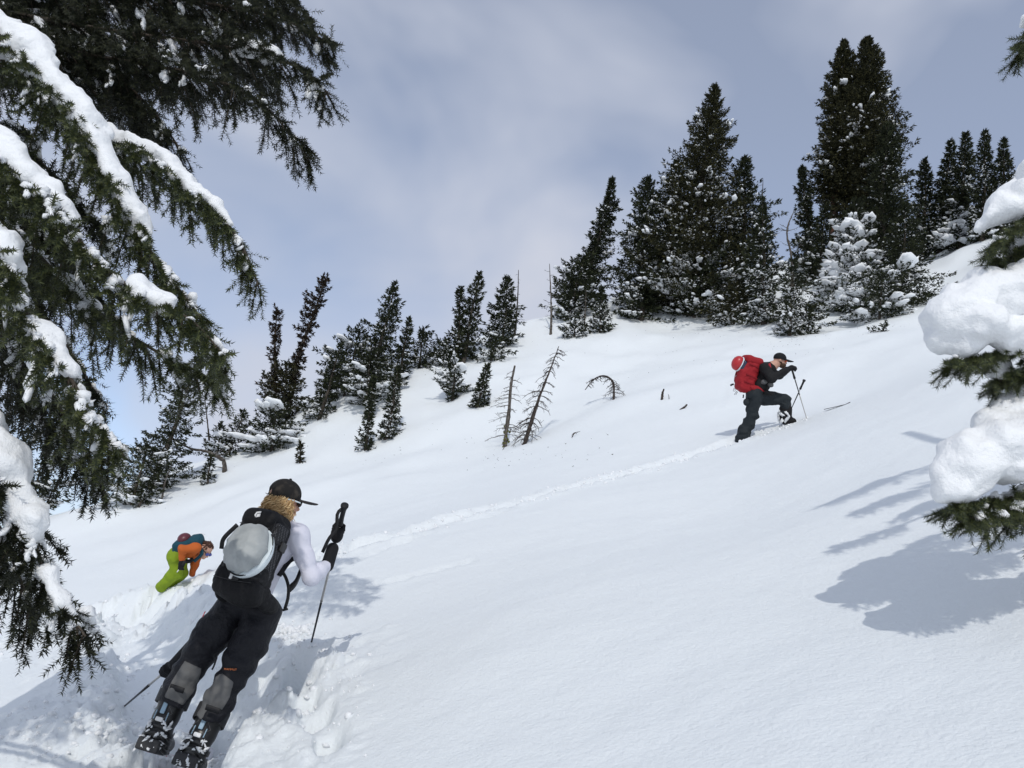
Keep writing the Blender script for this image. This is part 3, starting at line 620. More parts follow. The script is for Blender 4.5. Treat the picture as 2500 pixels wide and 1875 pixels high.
def bough(root, spine, L0=0.34, gap=0.05, droop=0.55, snowr=None, tsnow=0.5, nmat=None, ndl=44, nl=0.025, seed=0, hang=0.25, latk=0.8, r0=0.018, sh=0.042, blobs=None, vox=0.014, wd=0.0032, tmin=0.06, label=None, dsp=2212.0, world=False):
    P = np.array(spine, float) if world else np.array([pt(x*1024/dsp, y*1024/dsp, d*(1.13 if d < 4.2 and x < 1000 else 1)) for x, y, d in spine]); P = spline(P, 40)
    seg = np.linalg.norm(np.diff(P, axis=0), axis=1); arc = np.r_[0, np.cumsum(seg)]; LT_ = arc[-1]; T = unit(np.gradient(P, axis=0))
    wb = MB()
    if not world and root.name in TRK:
        a_, b_ = TRK[root.name]; u_ = np.clip((P[0][2]+0.25-a_[2])/(b_[2]-a_[2]), 0, 1); tk = a_+(b_-a_)*u_; tube(wb, spline([tk, tk*0.5+P[0]*0.5+[0, 0, 0.08], P[0]], 8), np.linspace(r0*1.6, r0, 8), 6)
    tube(wb, P, np.interp(arc/LT_, [0, 1], [r0, 0.004]), 7)
    sp, sdn, sl, slm, sla = [], [], [], [], []; dn = np.array([0, 0, -1.0])
    n = int(LT_/gap)
    for i in range(n):
        t = tmin+(1-tmin)*(i+rng.uniform(0, 1))/n
        p0 = np.array([np.interp(t*LT_, arc, P[:, k]) for k in range(3)]); tg = np.array([np.interp(t*LT_, arc, T[:, k]) for k in range(3)]); tg = unit(tg)
        lat = unit(np.cross(tg, -dn)); 
        for sgn in (-1, 1):
            hg = rng.uniform() < hang*0.65
            l = L0*rng.uniform(0.55, 1.15)*(1.0-0.62*t**2.2)*0.78*(1.15 if hg else 1)
            d0 = unit(tg*rng.uniform(0.35, 0.85)+lat*sgn*(0.25 if hg else latk)*rng.uniform(0.6, 1.2)+dn*(0.8 if hg else 0.12)+rng.normal(0, 0.15, 3))
            s = np.linspace(0, 1, 7)[:, None]; q = p0+d0*l*s+dn*(0.5*droop*l*s*s*rng.uniform(0.5, 1.3)); tq = unit(np.gradient(q, axis=0))
            tube(wb, q[::2], np.linspace(0.005, 0.0018, 4), 3, cap=False)
            k = max(2, int(l/sh)); u = (np.arange(k)+rng.uniform(0.2, 0.8, k))/k; ii = np.minimum((u*6).astype(int), 5); fr_ = (u*6-ii)[:, None]
            qp = q[ii]*(1-fr_)+q[ii+1]*fr_; qt = tq[ii]; sd2 = unit(np.cross(qt, dn+rng.normal(0, 0.4, (k, 3))))*np.where(np.arange(k) % 2, 1, -1)[:, None]
            ln = rng.uniform(0.07, 0.13, k)*(1.15-0.4*u)*(L0/0.34)**0.3
            sp.append(qp); sdn.append(qt*0.9+sd2*0.75+dn*0.12+rng.normal(0, 0.12, (k, 3))); sl.append(ln)
            sp.append(q[2:-1:2]); sdn.append(tq[2:-1:2]); sl.append(np.full(len(q[2:-1:2]), l/2.8))
            sp.append(q[-2:-1]); sdn.append(tq[-1:]); sl.append(np.array([l/6+0.07]))
            if tsnow and rng.uniform() < 2.0*tsnow*(0.75+0.5*vnoise(np.array([[t*9.0, sgn*3.0+seed]]), 3)[0]):
                e = rng.integers(1, 4); m0 = min(e+rng.integers(1, 4), 6); w0 = rng.uniform(0.014, 0.030)
                for vv in np.linspace(0, 1, 5):
                    slm.append(q[e]*(1-vv)+q[m0]*vv-dn*rng.uniform(0.010, 0.020)+rng.normal(0, 0.006, 3)); sla.append(np.r_[q[m0]-q[e]+rng.normal(0, 0.03, 3), 0.16*np.linalg.norm(q[m0]-q[e])+0.016, w0*rng.uniform(0.6, 1.15)*(1.15-0.6*vv)])
    b = wb.build('bough', M_TWIG, root)
    if label: b['label'] = label
    nb = MB(); shoots(nb, np.concatenate(sp), np.concatenate(sdn), np.concatenate(sl), int(ndl*0.92), nl, wd); nb.build('needles', nmat or M_NEEDLE_N, b, kind='stuff')
    if slm:
        A = np.array(sla); sb = MB(); lumps(sb, np.array(slm), A[:, :3], A[:, 3], A[:, 4], A[:, 4]*0.8, 0.3, T=LT6); sb.build('twig_snow', M_SNOWB, b, kind='stuff')
    if snowr or blobs:
        pts, rs = [], []
        for (ta, tb, ra, rb) in (snowr or []):
            ra, rb = ra*1.06, rb*0.95
            u = np.linspace(ta, tb, 9); pp = np.stack([np.interp(u*LT_, arc, P[:, k]) for k in range(3)], 1); rr = np.interp(u, [ta, tb], [ra, rb])*(1+0.28*vnoise(np.c_[u*13, u*0+seed], 8))
            pp = pp-dn*rr[:, None]*0.55; pts.append(pp); rs.append(rr)
        bl = [(pt(x*1024/dsp, y*1024/dsp, d), r*1024/dsp*d/F, s) for (x, y, d, r, s) in (blobs or [])]
        def fn(p):
            w_ = p+0.02*np.stack([fbm(p*9+k*11, 2, 30+k) for k in range(3)], -1)
            d_ = None
            for pp, rr in zip(pts, rs):
                e = chain(w_, pp, rr, 0.04); d_ = e if d_ is None else smin(d_, e, 0.05)
            for (c_, r_, s_) in bl:
                e = ell(w_, c_, (r_, r_, r_*s_)); d_ = e if d_ is None else smin(d_, e, 0.022)
            return d_+(0.009*fbm(p*14, 4, 44, 0.5)+0.002 if bl else 0.013*fbm(p*16, 4, 44, 0.55)+0.004)
        allp = np.concatenate(pts+[np.array([c_+r_*o for (c_, r_, s_) in bl for o in (-1, 1)])] if bl else pts); R_ = max([r.max() for r in rs]+[0.02])
        for v_, q_ in split_parts(*surfnet(fn, allp.min(0)-R_-0.05, allp.max(0)+R_+0.05, vox)): mesh_obj('snow', v_, q_, M_SNOWB, b)
    return b
TRK = {}
def trunk(root, p0, p1, r, mat_=M_BARK):
    TRK[root.name] = (np.array(p0), np.array(p1))
    mb = MB(); s = np.linspace(0, 1, 20)[:, None]; q = p0+(p1-p0)*s; tube(mb, q, r*(1-0.6*s[:, 0]), 14, jit=0.05); mb.build('trunk', mat_, root)
tb = np.array([-4.2, 3.7, 0.0]); tb[2] = float(sheet_h(tb[0], tb[1]))
LTREE = thing('spruce_tree', tb, 'near spruce with long snow-laden drooping boughs reaching over the skier below', 'tree')
trunk(LTREE, tb-np.array([0, 0, 0.3]), tb+np.array([0.35, 0.5, 9.0]), 0.19)
D = 4.7
for i_, (y0, y1, xe) in enumerate(((-120, 60, 520), (-40, 150, 430), (30, 230, 350), (-170, -10, 640), (60, 120, 600))):
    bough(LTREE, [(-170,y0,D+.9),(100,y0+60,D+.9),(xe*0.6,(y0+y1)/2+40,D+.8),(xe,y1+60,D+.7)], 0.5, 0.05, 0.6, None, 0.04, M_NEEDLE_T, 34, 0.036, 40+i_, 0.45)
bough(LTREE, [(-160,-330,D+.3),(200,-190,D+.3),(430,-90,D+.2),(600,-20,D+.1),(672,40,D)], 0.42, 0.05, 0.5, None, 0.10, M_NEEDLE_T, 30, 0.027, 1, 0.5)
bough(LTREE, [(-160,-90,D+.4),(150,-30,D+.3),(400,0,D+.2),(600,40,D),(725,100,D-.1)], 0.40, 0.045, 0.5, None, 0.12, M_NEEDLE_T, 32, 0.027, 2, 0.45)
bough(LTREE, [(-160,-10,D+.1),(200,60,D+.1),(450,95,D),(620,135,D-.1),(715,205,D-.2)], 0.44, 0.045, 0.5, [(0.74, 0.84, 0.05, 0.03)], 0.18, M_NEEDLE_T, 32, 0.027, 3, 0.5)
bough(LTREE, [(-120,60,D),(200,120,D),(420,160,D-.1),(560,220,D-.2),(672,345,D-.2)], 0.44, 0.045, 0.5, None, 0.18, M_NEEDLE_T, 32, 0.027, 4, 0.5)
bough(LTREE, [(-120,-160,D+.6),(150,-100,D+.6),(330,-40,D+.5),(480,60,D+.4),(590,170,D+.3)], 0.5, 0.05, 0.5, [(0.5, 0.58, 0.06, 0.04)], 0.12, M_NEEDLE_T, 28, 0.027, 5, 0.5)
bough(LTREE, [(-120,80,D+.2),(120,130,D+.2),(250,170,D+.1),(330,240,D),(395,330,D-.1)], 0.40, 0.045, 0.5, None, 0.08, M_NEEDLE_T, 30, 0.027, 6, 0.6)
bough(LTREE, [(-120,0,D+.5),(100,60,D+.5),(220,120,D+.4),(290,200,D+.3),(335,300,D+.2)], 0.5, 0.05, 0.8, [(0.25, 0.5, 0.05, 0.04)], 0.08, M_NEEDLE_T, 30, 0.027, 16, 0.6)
bough(LTREE, [(-160,20,3.7),(30,110,3.5),(150,235,3.4),(235,390,3.3),(310,520,3.25),(375,610,3.2),(440,700,3.15),(478,800,3.1)], 0.36, 0.045, 0.55, [(0.10, 0.30, 0.12, 0.09), (0.30, 0.50, 0.06, 0.055), (0.50, 0.74, 0.062, 0.035)], 0.30, None, 44, 0.025, 7, 0.35)
bough(LTREE, [(60,170,4.0),(220,290,3.8),(330,345,3.7),(430,425,3.6),(510,510,3.5),(556,608,3.45)], 0.36, 0.045, 0.75, [(0.30, 0.42, 0.04, 0.05), (0.45, 0.82, 0.055, 0.035)], 0.22, None, 42, 0.025, 8, 0.5)
bough(LTREE, [(-160,270,3.2),(30,365,3.1),(120,450,3.05),(200,555,3.0),(310,640,2.95),(410,690,2.9),(486,770,2.85)], 0.34, 0.045, 0.6, [(0.18, 0.34, 0.075, 0.06), (0.34, 0.50, 0.055, 0.03), (0.72, 0.82, 0.03, 0.025)], 0.32, None, 44, 0.025, 9, 0.4)
bough(LTREE, [(-160,330,3.5),(0,470,3.4),(120,590,3.35),(230,690,3.3),(340,760,3.25),(440,810,3.2),(478,850,3.2)], 0.34, 0.05, 0.7, [(0.5, 0.62, 0.035, 0.025)], 0.3, None, 40, 0.025, 17, 0.45)
bough(LTREE, [(-160,400,2.9),(0,540,2.8),(60,680,2.75),(130,780,2.7),(190,880,2.65),(268,985,2.6)], 0.34, 0.04, 0.7, [(0.22, 0.42, 0.06, 0.035), (0.58, 0.74, 0.035, 0.028)], 0.36, None, 46, 0.025, 10, 0.45)
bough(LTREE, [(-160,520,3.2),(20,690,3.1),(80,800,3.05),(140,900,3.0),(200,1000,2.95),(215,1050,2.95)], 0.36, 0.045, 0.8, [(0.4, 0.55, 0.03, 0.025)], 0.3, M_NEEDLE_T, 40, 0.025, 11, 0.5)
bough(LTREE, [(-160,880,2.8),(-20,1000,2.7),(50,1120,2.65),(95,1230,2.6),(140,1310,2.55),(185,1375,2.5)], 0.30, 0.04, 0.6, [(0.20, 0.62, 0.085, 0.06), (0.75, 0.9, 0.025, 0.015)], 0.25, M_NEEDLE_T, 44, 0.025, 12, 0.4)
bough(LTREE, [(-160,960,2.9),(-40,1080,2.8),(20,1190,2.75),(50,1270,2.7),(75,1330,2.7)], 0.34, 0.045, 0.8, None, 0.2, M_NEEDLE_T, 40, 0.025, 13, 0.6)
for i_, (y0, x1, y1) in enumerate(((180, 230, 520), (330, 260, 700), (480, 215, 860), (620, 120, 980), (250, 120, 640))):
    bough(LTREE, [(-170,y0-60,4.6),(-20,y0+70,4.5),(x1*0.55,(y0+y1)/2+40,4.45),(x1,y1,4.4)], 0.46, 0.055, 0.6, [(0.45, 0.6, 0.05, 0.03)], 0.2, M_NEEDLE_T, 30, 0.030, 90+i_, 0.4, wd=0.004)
# unseen boughs added on the same trunk's near side to shadow the lower-left snow
for i_ in range(11):
    az_ = math.radians((-62, -35, -10, 18, -50, -22, 5, 35, -70, -42, 25)[i_]); h_ = (3.9, 4.0, 3.85, 4.1, 4.3, 4.25, 4.4, 4.5, 4.6, 4.7, 4.75)[i_]; p0_ = tb+np.array([0.04*h_, 0.06*h_, h_]); dv_ = np.array([math.cos(az_), math.sin(az_), -0.25]); ln_ = (1.5, 1.45, 1.3, 1.2, 1.6, 1.45, 1.3, 1.2, 1.6, 1.5, 1.3)[i_]
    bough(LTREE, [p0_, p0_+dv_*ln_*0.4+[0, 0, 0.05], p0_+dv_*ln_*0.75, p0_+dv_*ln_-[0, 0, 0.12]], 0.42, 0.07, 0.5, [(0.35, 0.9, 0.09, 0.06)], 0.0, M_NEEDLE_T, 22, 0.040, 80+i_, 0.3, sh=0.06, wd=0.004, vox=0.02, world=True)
# right-hand spruce, very near, loaded with snow
tb = np.array([3.9, 3.1, 0.0]); tb[2] = float(sheet_h(tb[0], tb[1]))
RTREE = thing('spruce_tree', tb, 'very near spruce whose bough ends carry thick rounded snow cushions', 'tree')
trunk(RTREE, tb-np.array([0, 0, 0.3]), tb+np.array([0.2, 0.1, 6.0]), 0.13)
E2 = 3.55
kw = dict(ndl=84, nl=0.027, wd=0.0019, L0=0.21, gap=0.034, droop=0.25, hang=0.15, sh=0.042, r0=0.014, vox=0.012, tsnow=0.1)
bough(RTREE, [(2480,250,E2+.2),(2300,390,E2+.1),(2200,490,E2),(2142,540,E2)], snowr=None, seed=21, blobs=[(2215,415,E2,48,0.8),(2170,445,E2,42,0.8),(2140,470,E2,30,0.8),(2125,492,E2,16,0.9),(2260,380,E2,60,0.8)], **kw)
bough(RTREE, [(2480,460,E2+.3),(2300,520,E2+.2),(2200,545,E2+.1),(2155,568,E2+.1)], seed=22, blobs=[(2190,530,E2+.1,20,0.8),(2220,525,E2+.1,30,0.8)], **kw)
bough(RTREE, [(2480,640,E2+.1),(2300,720,E2),(2150,765,E2-.05),(2050,785,E2-.1)], seed=23, blobs=[(2062,690,E2-.05,64,1.0),(2100,668,E2,72,0.85),(2150,650,E2+.05,84,0.8),(2215,640,E2+.05,95,0.8),(2290,640,E2+.1,110,0.8),(2112,700,E2-.12,58,0.9),(2085,740,E2-.1,40,0.9),(2035,730,E2-.05,34,1.0),(2175,715,E2-.14,46,0.85),(2205,730,E2-.12,44,0.85),(2250,720,E2-.08,60,0.8)], **kw)
bough(RTREE, [(2480,720,E2+.1),(2320,760,E2),(2220,800,E2),(2155,825,E2)], seed=24, blobs=[(2150,795,E2,22,1.2),(2175,800,E2,20,1.0)], **kw)
bough(RTREE, [(2480,930,E2),(2330,1020,E2-.05),(2150,1085,E2-.1),(2048,1100,E2-.15)], seed=25, blobs=[(2056,1010,E2-.15,46,1.15),(2095,1000,E2-.15,72,1.0),(2150,980,E2-.12,80,0.85),(2215,960,E2-.1,90,0.8),(2290,960,E2-.05,100,0.8),(2040,1060,E2-.15,30,1.2),(2075,1050,E2-.2,40,0.9),(2140,920,E2-.02,44,0.8),(2190,890,E2,50,0.9),(2230,850,E2+.05,60,0.9)], **kw)
bough(RTREE, [(2480,1020,E2-.1),(2330,1060,E2-.1),(2180,1110,E2-.15),(2090,1120,E2-.2)], seed=26, **kw)
bough(RTREE, [(2480,-60,E2+.2),(2330,10,E2+.1),(2250,60,E2+.1),(2203,110,E2+.1)], seed=27, blobs=[(2212,48,E2+.1,12,0.9),(2235,40,E2+.1,22,0.8)], **kw)

# boughs of the same tree beyond the picture edge, added for their shadows
for i_, (x0, y0, x1, y1, dd_) in enumerate(((2700,-330,2330,-200,4.0),(2760,-80,2380,60,4.0),(2760,180,2400,300,4.2),(2800,450,2440,560,3.6),(2800,760,2420,900,3.4),(2700,-560,2300,-430,4.2))):
    bough(RTREE, [(x0,y0,dd_+.2),(x0*0.6+x1*0.4,y0*0.6+y1*0.4-20,dd_+.1),(x1+40,y1-15,dd_),(x1,y1,dd_)], 0.3, 0.05, 0.4, [(0.4, 0.95, 0.08, 0.05)], 0.1, None, 26, 0.029, 60+i_, 0.2, vox=0.02, wd=0.004)
# ------------------------------------------------------------------ people
def cloth(name, col, rough=0.8, b=0.3, var=None, spec=0.2): return mat(name, col, rough, [(35, b, 0.012), (700, 0.25, 0.0008)], var=var, spec=spec)
M_SKIN = mat('skin', (0.50, 0.27, 0.19), 0.5, [(200, 0.1, 0.001)], spec=0.35)
M_BLACK = cloth('black_fabric', (0.012, 0.012, 0.014)); M_TROUS = cloth('black_shell_fabric', (0.0115, 0.012, 0.016), 0.6, 0.9, spec=0.22)
M_GREY = cloth('grey_gaiter_fabric', (0.125, 0.125, 0.125)); M_WHITE = cloth('white_jersey', (0.68, 0.68, 0.77), 0.75, 0.35)
M_PACK = cloth('black_pack_fabric', (0.010, 0.010, 0.0115), 0.68, 0.8); M_STRAP = mat('black_webbing', (0.012, 0.012, 0.014), 0.6)
M_HELM = mat('pale_grey_cover', (0.40, 0.42, 0.42), 0.55, [(9, 0.5, 0.03), (28, 0.25, 0.01)], var=(8, (0.31, 0.33, 0.335), 0.45, 0.62)); M_RIM = mat('white_plastic', (0.68, 0.75, 0.78), 0.4)
M_PLAST = mat('black_plastic', (0.012, 0.012, 0.013), 0.35, spec=0.5); M_ALU = mat('aluminium', (0.55, 0.53, 0.50), 0.35, metal=0.8)
M_LENS = mat('dark_lens', (0.012, 0.01, 0.012), 0.1, spec=0.7); M_LOGO = mat('white_print', (0.75, 0.75, 0.75), 0.6); M_ORPRINT = mat('orange_print', (0.75, 0.22, 0.07), 0.6)
M_HAIR = mat('blond_curls', (0.36, 0.20, 0.075), 0.45, spec=0.5, island=((0.85, 0.62, 0.33), 1.0)); M_BLUEP = mat('pale_blue_tongue', (0.30, 0.42, 0.52), 0.5)
M_DARKGREY = mat('dark_grey_rubber', (0.035, 0.035, 0.037), 0.6)
def dots_mat():
    M = mat('speckled_side_fabric', (0.02, 0.02, 0.022), 0.8); t = M.node_tree; b = t.nodes['Principled BSDF']
    g = t.nodes.new('ShaderNodeTexCoord'); v = t.nodes.new('ShaderNodeTexVoronoi'); v.inputs['Scale'].default_value = 110; v.inputs['Randomness'].default_value = 0.15
    r = t.nodes.new('ShaderNodeMapRange'); r.inputs['From Min'].default_value = 0.28; r.inputs['From Max'].default_value = 0.34
    x = t.nodes.new('ShaderNodeMix'); x.data_type = 'RGBA'; x.inputs['A'].default_value = (0.16, 0.16, 0.17, 1); x.inputs['B'].default_value = (0.02, 0.02, 0.022, 1)
    t.links.new(g.outputs['Object'], v.inputs['Vector']); t.links.new(v.outputs['Distance'], r.inputs['Value']); t.links.new(r.outputs['Result'], x.inputs['Factor']); t.links.new(x.outputs['Result'], b.inputs['Base Color']); return M
M_DOTS = dots_mat()
def wr(p, a=0.006, f=26, s=0.0):
    return a*(np.sin(p[:, 0]*f*0.8+p[:, 2]*f*0.55+2.2*np.sin(p[:, 2]*f*0.43+s)+s)*0.6+np.sin(p[:, 2]*f*1.3-p[:, 1]*f*0.6+1.7*np.sin(p[:, 0]*f*0.6+s*2))*0.5)
class Fr:
    """local frame: x right, y up, z out of the back"""
    def __init__(s, o, y, z):
        s.o = np.asarray(o, float); s.y = unit(y); z = np.asarray(z, float); s.z = unit(z-s.y*(z@s.y)); s.x = np.cross(s.y, s.z); s.R = np.stack([s.x, s.y, s.z])
    def w(s, *q): return s.o+np.asarray(q, float)@s.R
    def W(s, q): return s.o+np.asarray(q, float)@s.R
    def l(s, p): return (np.asarray(p)-s.o)@s.R.T
    def fr(s): return (s.o, s.R)
def box_part(name, fr, c, h, r, mat_, parent, vox=None, amp=0.0, extra=None, **kw):
    h = np.asarray(h, float); c = np.asarray(c, float); vox = vox or max(h.min()/4, 0.004)
    def fn(p):
        d = rbox(p-c, h, min(r, h.min()*0.98))
        return d+(wr(p, amp) if amp else 0)
    return sdf_obj(name, fn, [c-h, c+h], 0.03+vox*2, vox, mat_, parent, fr.fr(), **kw)
def tube_part(name, pts, r, mat_, parent, n=10, **kw):
    mb = MB(); tube(mb, pts, r, n); return mb.build(name, mat_, parent, **kw)
def strap_part(name, pts, wd_, nrm, mat_, parent, th=0.003, n=14, **kw):
    mb = MB(); ribbon(mb, spline(pts, n), wd_, nrm, th); return mb.build(name, mat_, parent, **kw)
def pole(label, top, tip, parent_grp, strap_pts=None, alu=(0.22, 0.42), mats=(M_STRAP, M_ALU, M_PLAST), basket=0.035):
    """ski pole: flared grip, shaft, strap, basket"""
    top = np.asarray(top, float); tip = np.asarray(tip, float); L_ = np.linalg.norm(tip-top); a = unit(tip-top); at = lambda s: top+a*s
    root = thing('ski_pole', tip, label, 'ski pole', parent_grp)
    tube_part('grip', [at(-0.004), at(0.0), at(0.012), at(0.03), at(0.05), at(0.12), at(0.17), at(0.185), at(0.2)], [0.014, 0.026, 0.027, 0.020, 0.017, 0.016, 0.019, 0.021, 0.015], mats[0], root, 14)
    u1 = L_*alu[1]
    tube_part('upper_shaft', [at(0.19), at(u1)], 0.009, mats[1], root)
    tube_part('lower_shaft', [at(u1-0.01), at(L_*0.6), at(L_-0.05), at(L_)], [0.0105, 0.008, 0.0065, 0.003], mats[2], root)
    mb = MB(); q = at(L_-0.07); tube(mb, [q-a*0.006, q, q+a*0.006], [0.008, basket, 0.010], 14); mb.build('basket', mats[2], root)
    if strap_pts is not None: strap_part('wrist_strap', strap_pts, 0.022, -fw, M_STRAP, root)
    return root

# ---- near skier, seen from behind
def c1(x, y, d): return pt(122.9+0.179*x, 471+0.179*y, d)
J = dict(aL=(225,1390,4.62), kL=(400,1060,4.74), hL=(600,770,4.90), aR=(435,1480,4.55), kR=(625,1130,4.68), hR=(785,795,4.86), pel=(695,735,4.90), wai=(745,610,4.98), che=(835,410,5.06), nek=(895,285,5.10), hed=(903,160,5.14),
 sR=(975,360,5.02), sL=(735,310,5.18), eR=(1050,592,4.97), wR=(1142,528,5.14), eL=(590,560,5.28), wL=(575,760,5.12))
J = {k: c1(*v) for k, v in J.items()}
feet = (J['aL']+J['aR'])/2; feet = feet.copy(); feet[2] = float(sheet_h(feet[0], feet[1]))
SK = thing('person', feet, 'person in black trousers and white jersey seen from behind, leaning on ski pole', 'person')
Yb = unit(J['nek']-J['wai']); B = Fr(J['che'], Yb, -fw*0.92-right*0.38)
HF = Fr(J['hed'], unit(Yb*0.9+up*0.25+right*0.05), -(right*0.86+fw*0.50))     # head: z points out of the back of the head
def head_sdf(H, s=1.0):
    def f(p):
        q = H.l(p)/s
        d = ell(q, (0, 0.02, 0.012), (0.076, 0.098, 0.094)); d = smin(d, ell(q, (0, -0.055, -0.045), (0.055, 0.062, 0.056)), 0.03)
        d = smin(d, cap(q, (0, 0.0, -0.088), (0, -0.032, -0.108), 0.008, 0.013), 0.012)            # nose
        d = smin(d, ell(q, (0, -0.095, -0.082), (0.022, 0.018, 0.018)), 0.02)                          # chin
        d = smin(d, cap(q, (-0.020, -0.064, -0.090), (0.020, -0.064, -0.090), 0.007, 0.007), 0.010)    # lips
        for sx in (-1, 1):
            d = smin(d, ell(q, (sx*0.078, -0.005, 0.005), (0.010, 0.030, 0.019)), 0.006)
            d = np.maximum(d, -ell(q, (sx*0.030, 0.008, -0.098), (0.016, 0.010, 0.014)))
        return d*s
    return f
hs_ = head_sdf(HF)
gl = c1(1174, 478, 5.16)
def body_fn(p):
    d = hs_(p); d = smin(d, cap(p, J['hed']-HF.y*0.05, J['nek']-Yb*0.05, 0.052, 0.058), 0.03)
    d = smin(d, chain(p, [J['nek']-Yb*0.06, J['che'], J['wai'], J['pel']], [0.08, 0.095, 0.085, 0.085], 0.04), 0.05)
    for s in 'LR':
        d = smin(d, chain(p, [J['s'+s], J['e'+s], J['w'+s]], [0.052, 0.036, 0.024], 0.02), 0.03)
        d = smin(d, chain(p, [J['h'+s], J['k'+s], J['a'+s]], [0.06, 0.045, 0.03], 0.03), 0.04)
    return smin(d, cap(p, J['wR'], J['wR']*0.4+gl*0.6, 0.022, 0.022), 0.01)
allj = np.array(list(J.values()))
sdf_obj('body', body_fn, np.concatenate([allj, [gl]]), 0.15, 0.0115, M_SKIN, SK)
def trous(p, o=0.0):
    d = None
    for s, sd_ in (('L', 1.0), ('R', 2.3)):
        h, k, a = J['h'+s], J['k'+s], J['a'+s]; mt = h*0.5+k*0.5; cf = k*0.55+a*0.45
        lo_ = k*0.36+a*0.64; ku = k+unit(h-k)*0.05; e = chain(p, [h, mt, ku, k+unit(a-k)*0.06, cf, lo_], [0.106, 0.108, 0.097, 0.084, 0.090, 0.084], 0.025); e = np.maximum(e, (p-lo_)@unit(a-k)-0.03)
        e = e+wr(p, 0.006, 30, sd_)+0.008*fbm(p*[9, 9, 17], 3, 3)+0.007*np.sin((p-k)@unit(a-k)*55+sd_)*np.exp(-(((p-k)@unit(a-k)-0.05)/0.13)**2)
        d = e if d is None else smin(d, e, 0.010)
    d = smin(d, ell(B.l(p), B.l(J['pel'])+[0, 0.02, 0], (0.158, 0.115, 0.12)), 0.03)
    top_ = (p-J['wai'])@Yb+0.02
    return np.maximum(d, top_)-o
lj = np.array([J[k] for k in ('aL','kL','hL','aR','kR','hR','wai')])
tr_o = sdf_obj('trousers', trous, lj, 0.18, 0.010, M_TROUS, SK)
def polyprism(p, poly):
    """signed distance (m, about) to a picture-outline prism on the near side"""
    q = proj(p); x = (q[:, 0]-122.9)/0.179; y = (q[:, 1]-471)/0.179; P = np.array(poly, float)
    a = P; b = np.roll(P, -1, 0); d = np.full(len(x), 1e9)
    for i in range(len(P)):
        ab = b[i]-a[i]; t = np.clip(((x-a[i, 0])*ab[0]+(y-a[i, 1])*ab[1])/(ab@ab), 0, 1); d = np.minimum(d, np.hypot(x-a[i, 0]-t*ab[0], y-a[i, 1]-t*ab[1]))
    ins = in_poly(x, y, P); return np.where(ins, -d, d)*0.00111
for s, poly, lim in (('R', [(500,1118),(530,1108),(620,1180),(595,1270),(555,1335),(480,1320),(440,1390),(390,1500),(300,1500),(420,1250)], 0.02), ('L', [(345,1060),(445,1105),(400,1230),(335,1310),(230,1262),(275,1170)], 0.02)):
    k, a = J['k'+s], J['a'+s]
    fn = lambda p, k=k, a=a, poly=poly: np.maximum(np.maximum(trous(p, 0.0045), polyprism(p, poly)), p@fw-np.minimum(k@fw, a@fw)-0.06)
    sdf_obj('gaiter_panel', fn, [k, a], 0.12, 0.007, M_GREY, tr_o, label='grey reinforced lower leg panel')
    q0 = c1(*((500,1330) if s == 'R' else (300,1215)), 4.47 if s == 'R' else 4.58)
    d_ = unit(c1(600,1365,4.5)-c1(470,1320,4.5)); strap_part('gaiter_tab', [q0-d_*0.04, q0, q0+d_*0.045], 0.032, -fw, M_STRAP, tr_o, 0.005)
tube_part('zip_pull', [c1(460,785,4.78), c1(445,815,4.78)], 0.003, mat('pink_cord', (0.7, 0.08, 0.1), 0.6), tr_o, 6)
strap_part('zip_flap', [c1(525,1040,4.63), c1(510,1085,4.62), c1(498,1110,4.62)], 0.010, -fw, M_STRAP, tr_o)
# printed word on the back of the right thigh
cu = bpy.data.curves.new('brand_print', 'FONT'); cu.body = 'MAMMUT'; cu.size = 0.016; cu.align_x = 'CENTER'; cu.extrude = 0.0004
to = bpy.data.objects.new('brand_print', cu); C.objects.link(to); dg = bpy.context.evaluated_depsgraph_get(); me = bpy.data.meshes.new_from_object(to.evaluated_get(dg)); bpy.data.objects.remove(to)
me.materials.clear(); me.materials.append(M_ORPRINT); tx = bpy.data.objects.new('brand_print', me); C.objects.link(tx)
def surf_depth(fn, x, y, d0, d1):
    d = np.linspace(d0, d1, 400); v = fn(pt(x, y, 1.0)[None]*d[:, None]); i = np.where(v < 0)[0]; return d[i[0]] if len(i) else (d0+d1)/2
tx_d = surf_depth(trous, 122.9+0.179*600, 471+0.179*1110, 4.2, 5.0)-0.012
tp = c1(600, 1113, tx_d); mm = Matrix.Identity(4); xa = unit(right-up*0.10+fw*0.12); za = unit(-fw-right*0.12-xa*((-fw-right*0.12)@xa)); ya = np.cross(za, xa)
for i in range(3): mm[i][0] = xa[i]*1.05; mm[i][1] = ya[i]; mm[i][2] = za[i]; mm[i][3] = tp[i]
tx.parent = tr_o; tx.matrix_parent_inverse = Matrix.Identity(4); tx.matrix_basis = mm
# shirt
def shirt(p):
    d = chain(p, [J['nek']-Yb*0.07, J['che'], J['wai']-Yb*0.03], [0.10, 0.132, 0.128], 0.06)
    d = smin(d, cap(p, J['sL'], J['sR'], 0.075, 0.075), 0.05)
    for s in 'LR':
        m_ = J['s'+s]*0.5+J['e'+s]*0.5; e = chain(p, [J['s'+s], m_, J['e'+s], J['w'+s]*0.5+J['e'+s]*0.5, J['w'+s]], [0.070, 0.060, 0.052, 0.048, 0.037], 0.025)
        u = np.linalg.norm(p-J['e'+s], axis=1); e = e+0.0045*np.sin(u*105)*np.exp(-(u/0.11)**2)+wr(p, 0.003, 46)+0.0025*fbm(p*[16, 16, 9], 2, 12)
        d = smin(d, e, 0.03)
    return np.maximum(d, -(p-J['pel'])@Yb)
sdf_obj('jersey', shirt, np.array([J[k] for k in ('nek','che','wai','sL','sR','eL','eR','wL','wR','pel')]), 0.14, 0.0085, M_WHITE, SK)
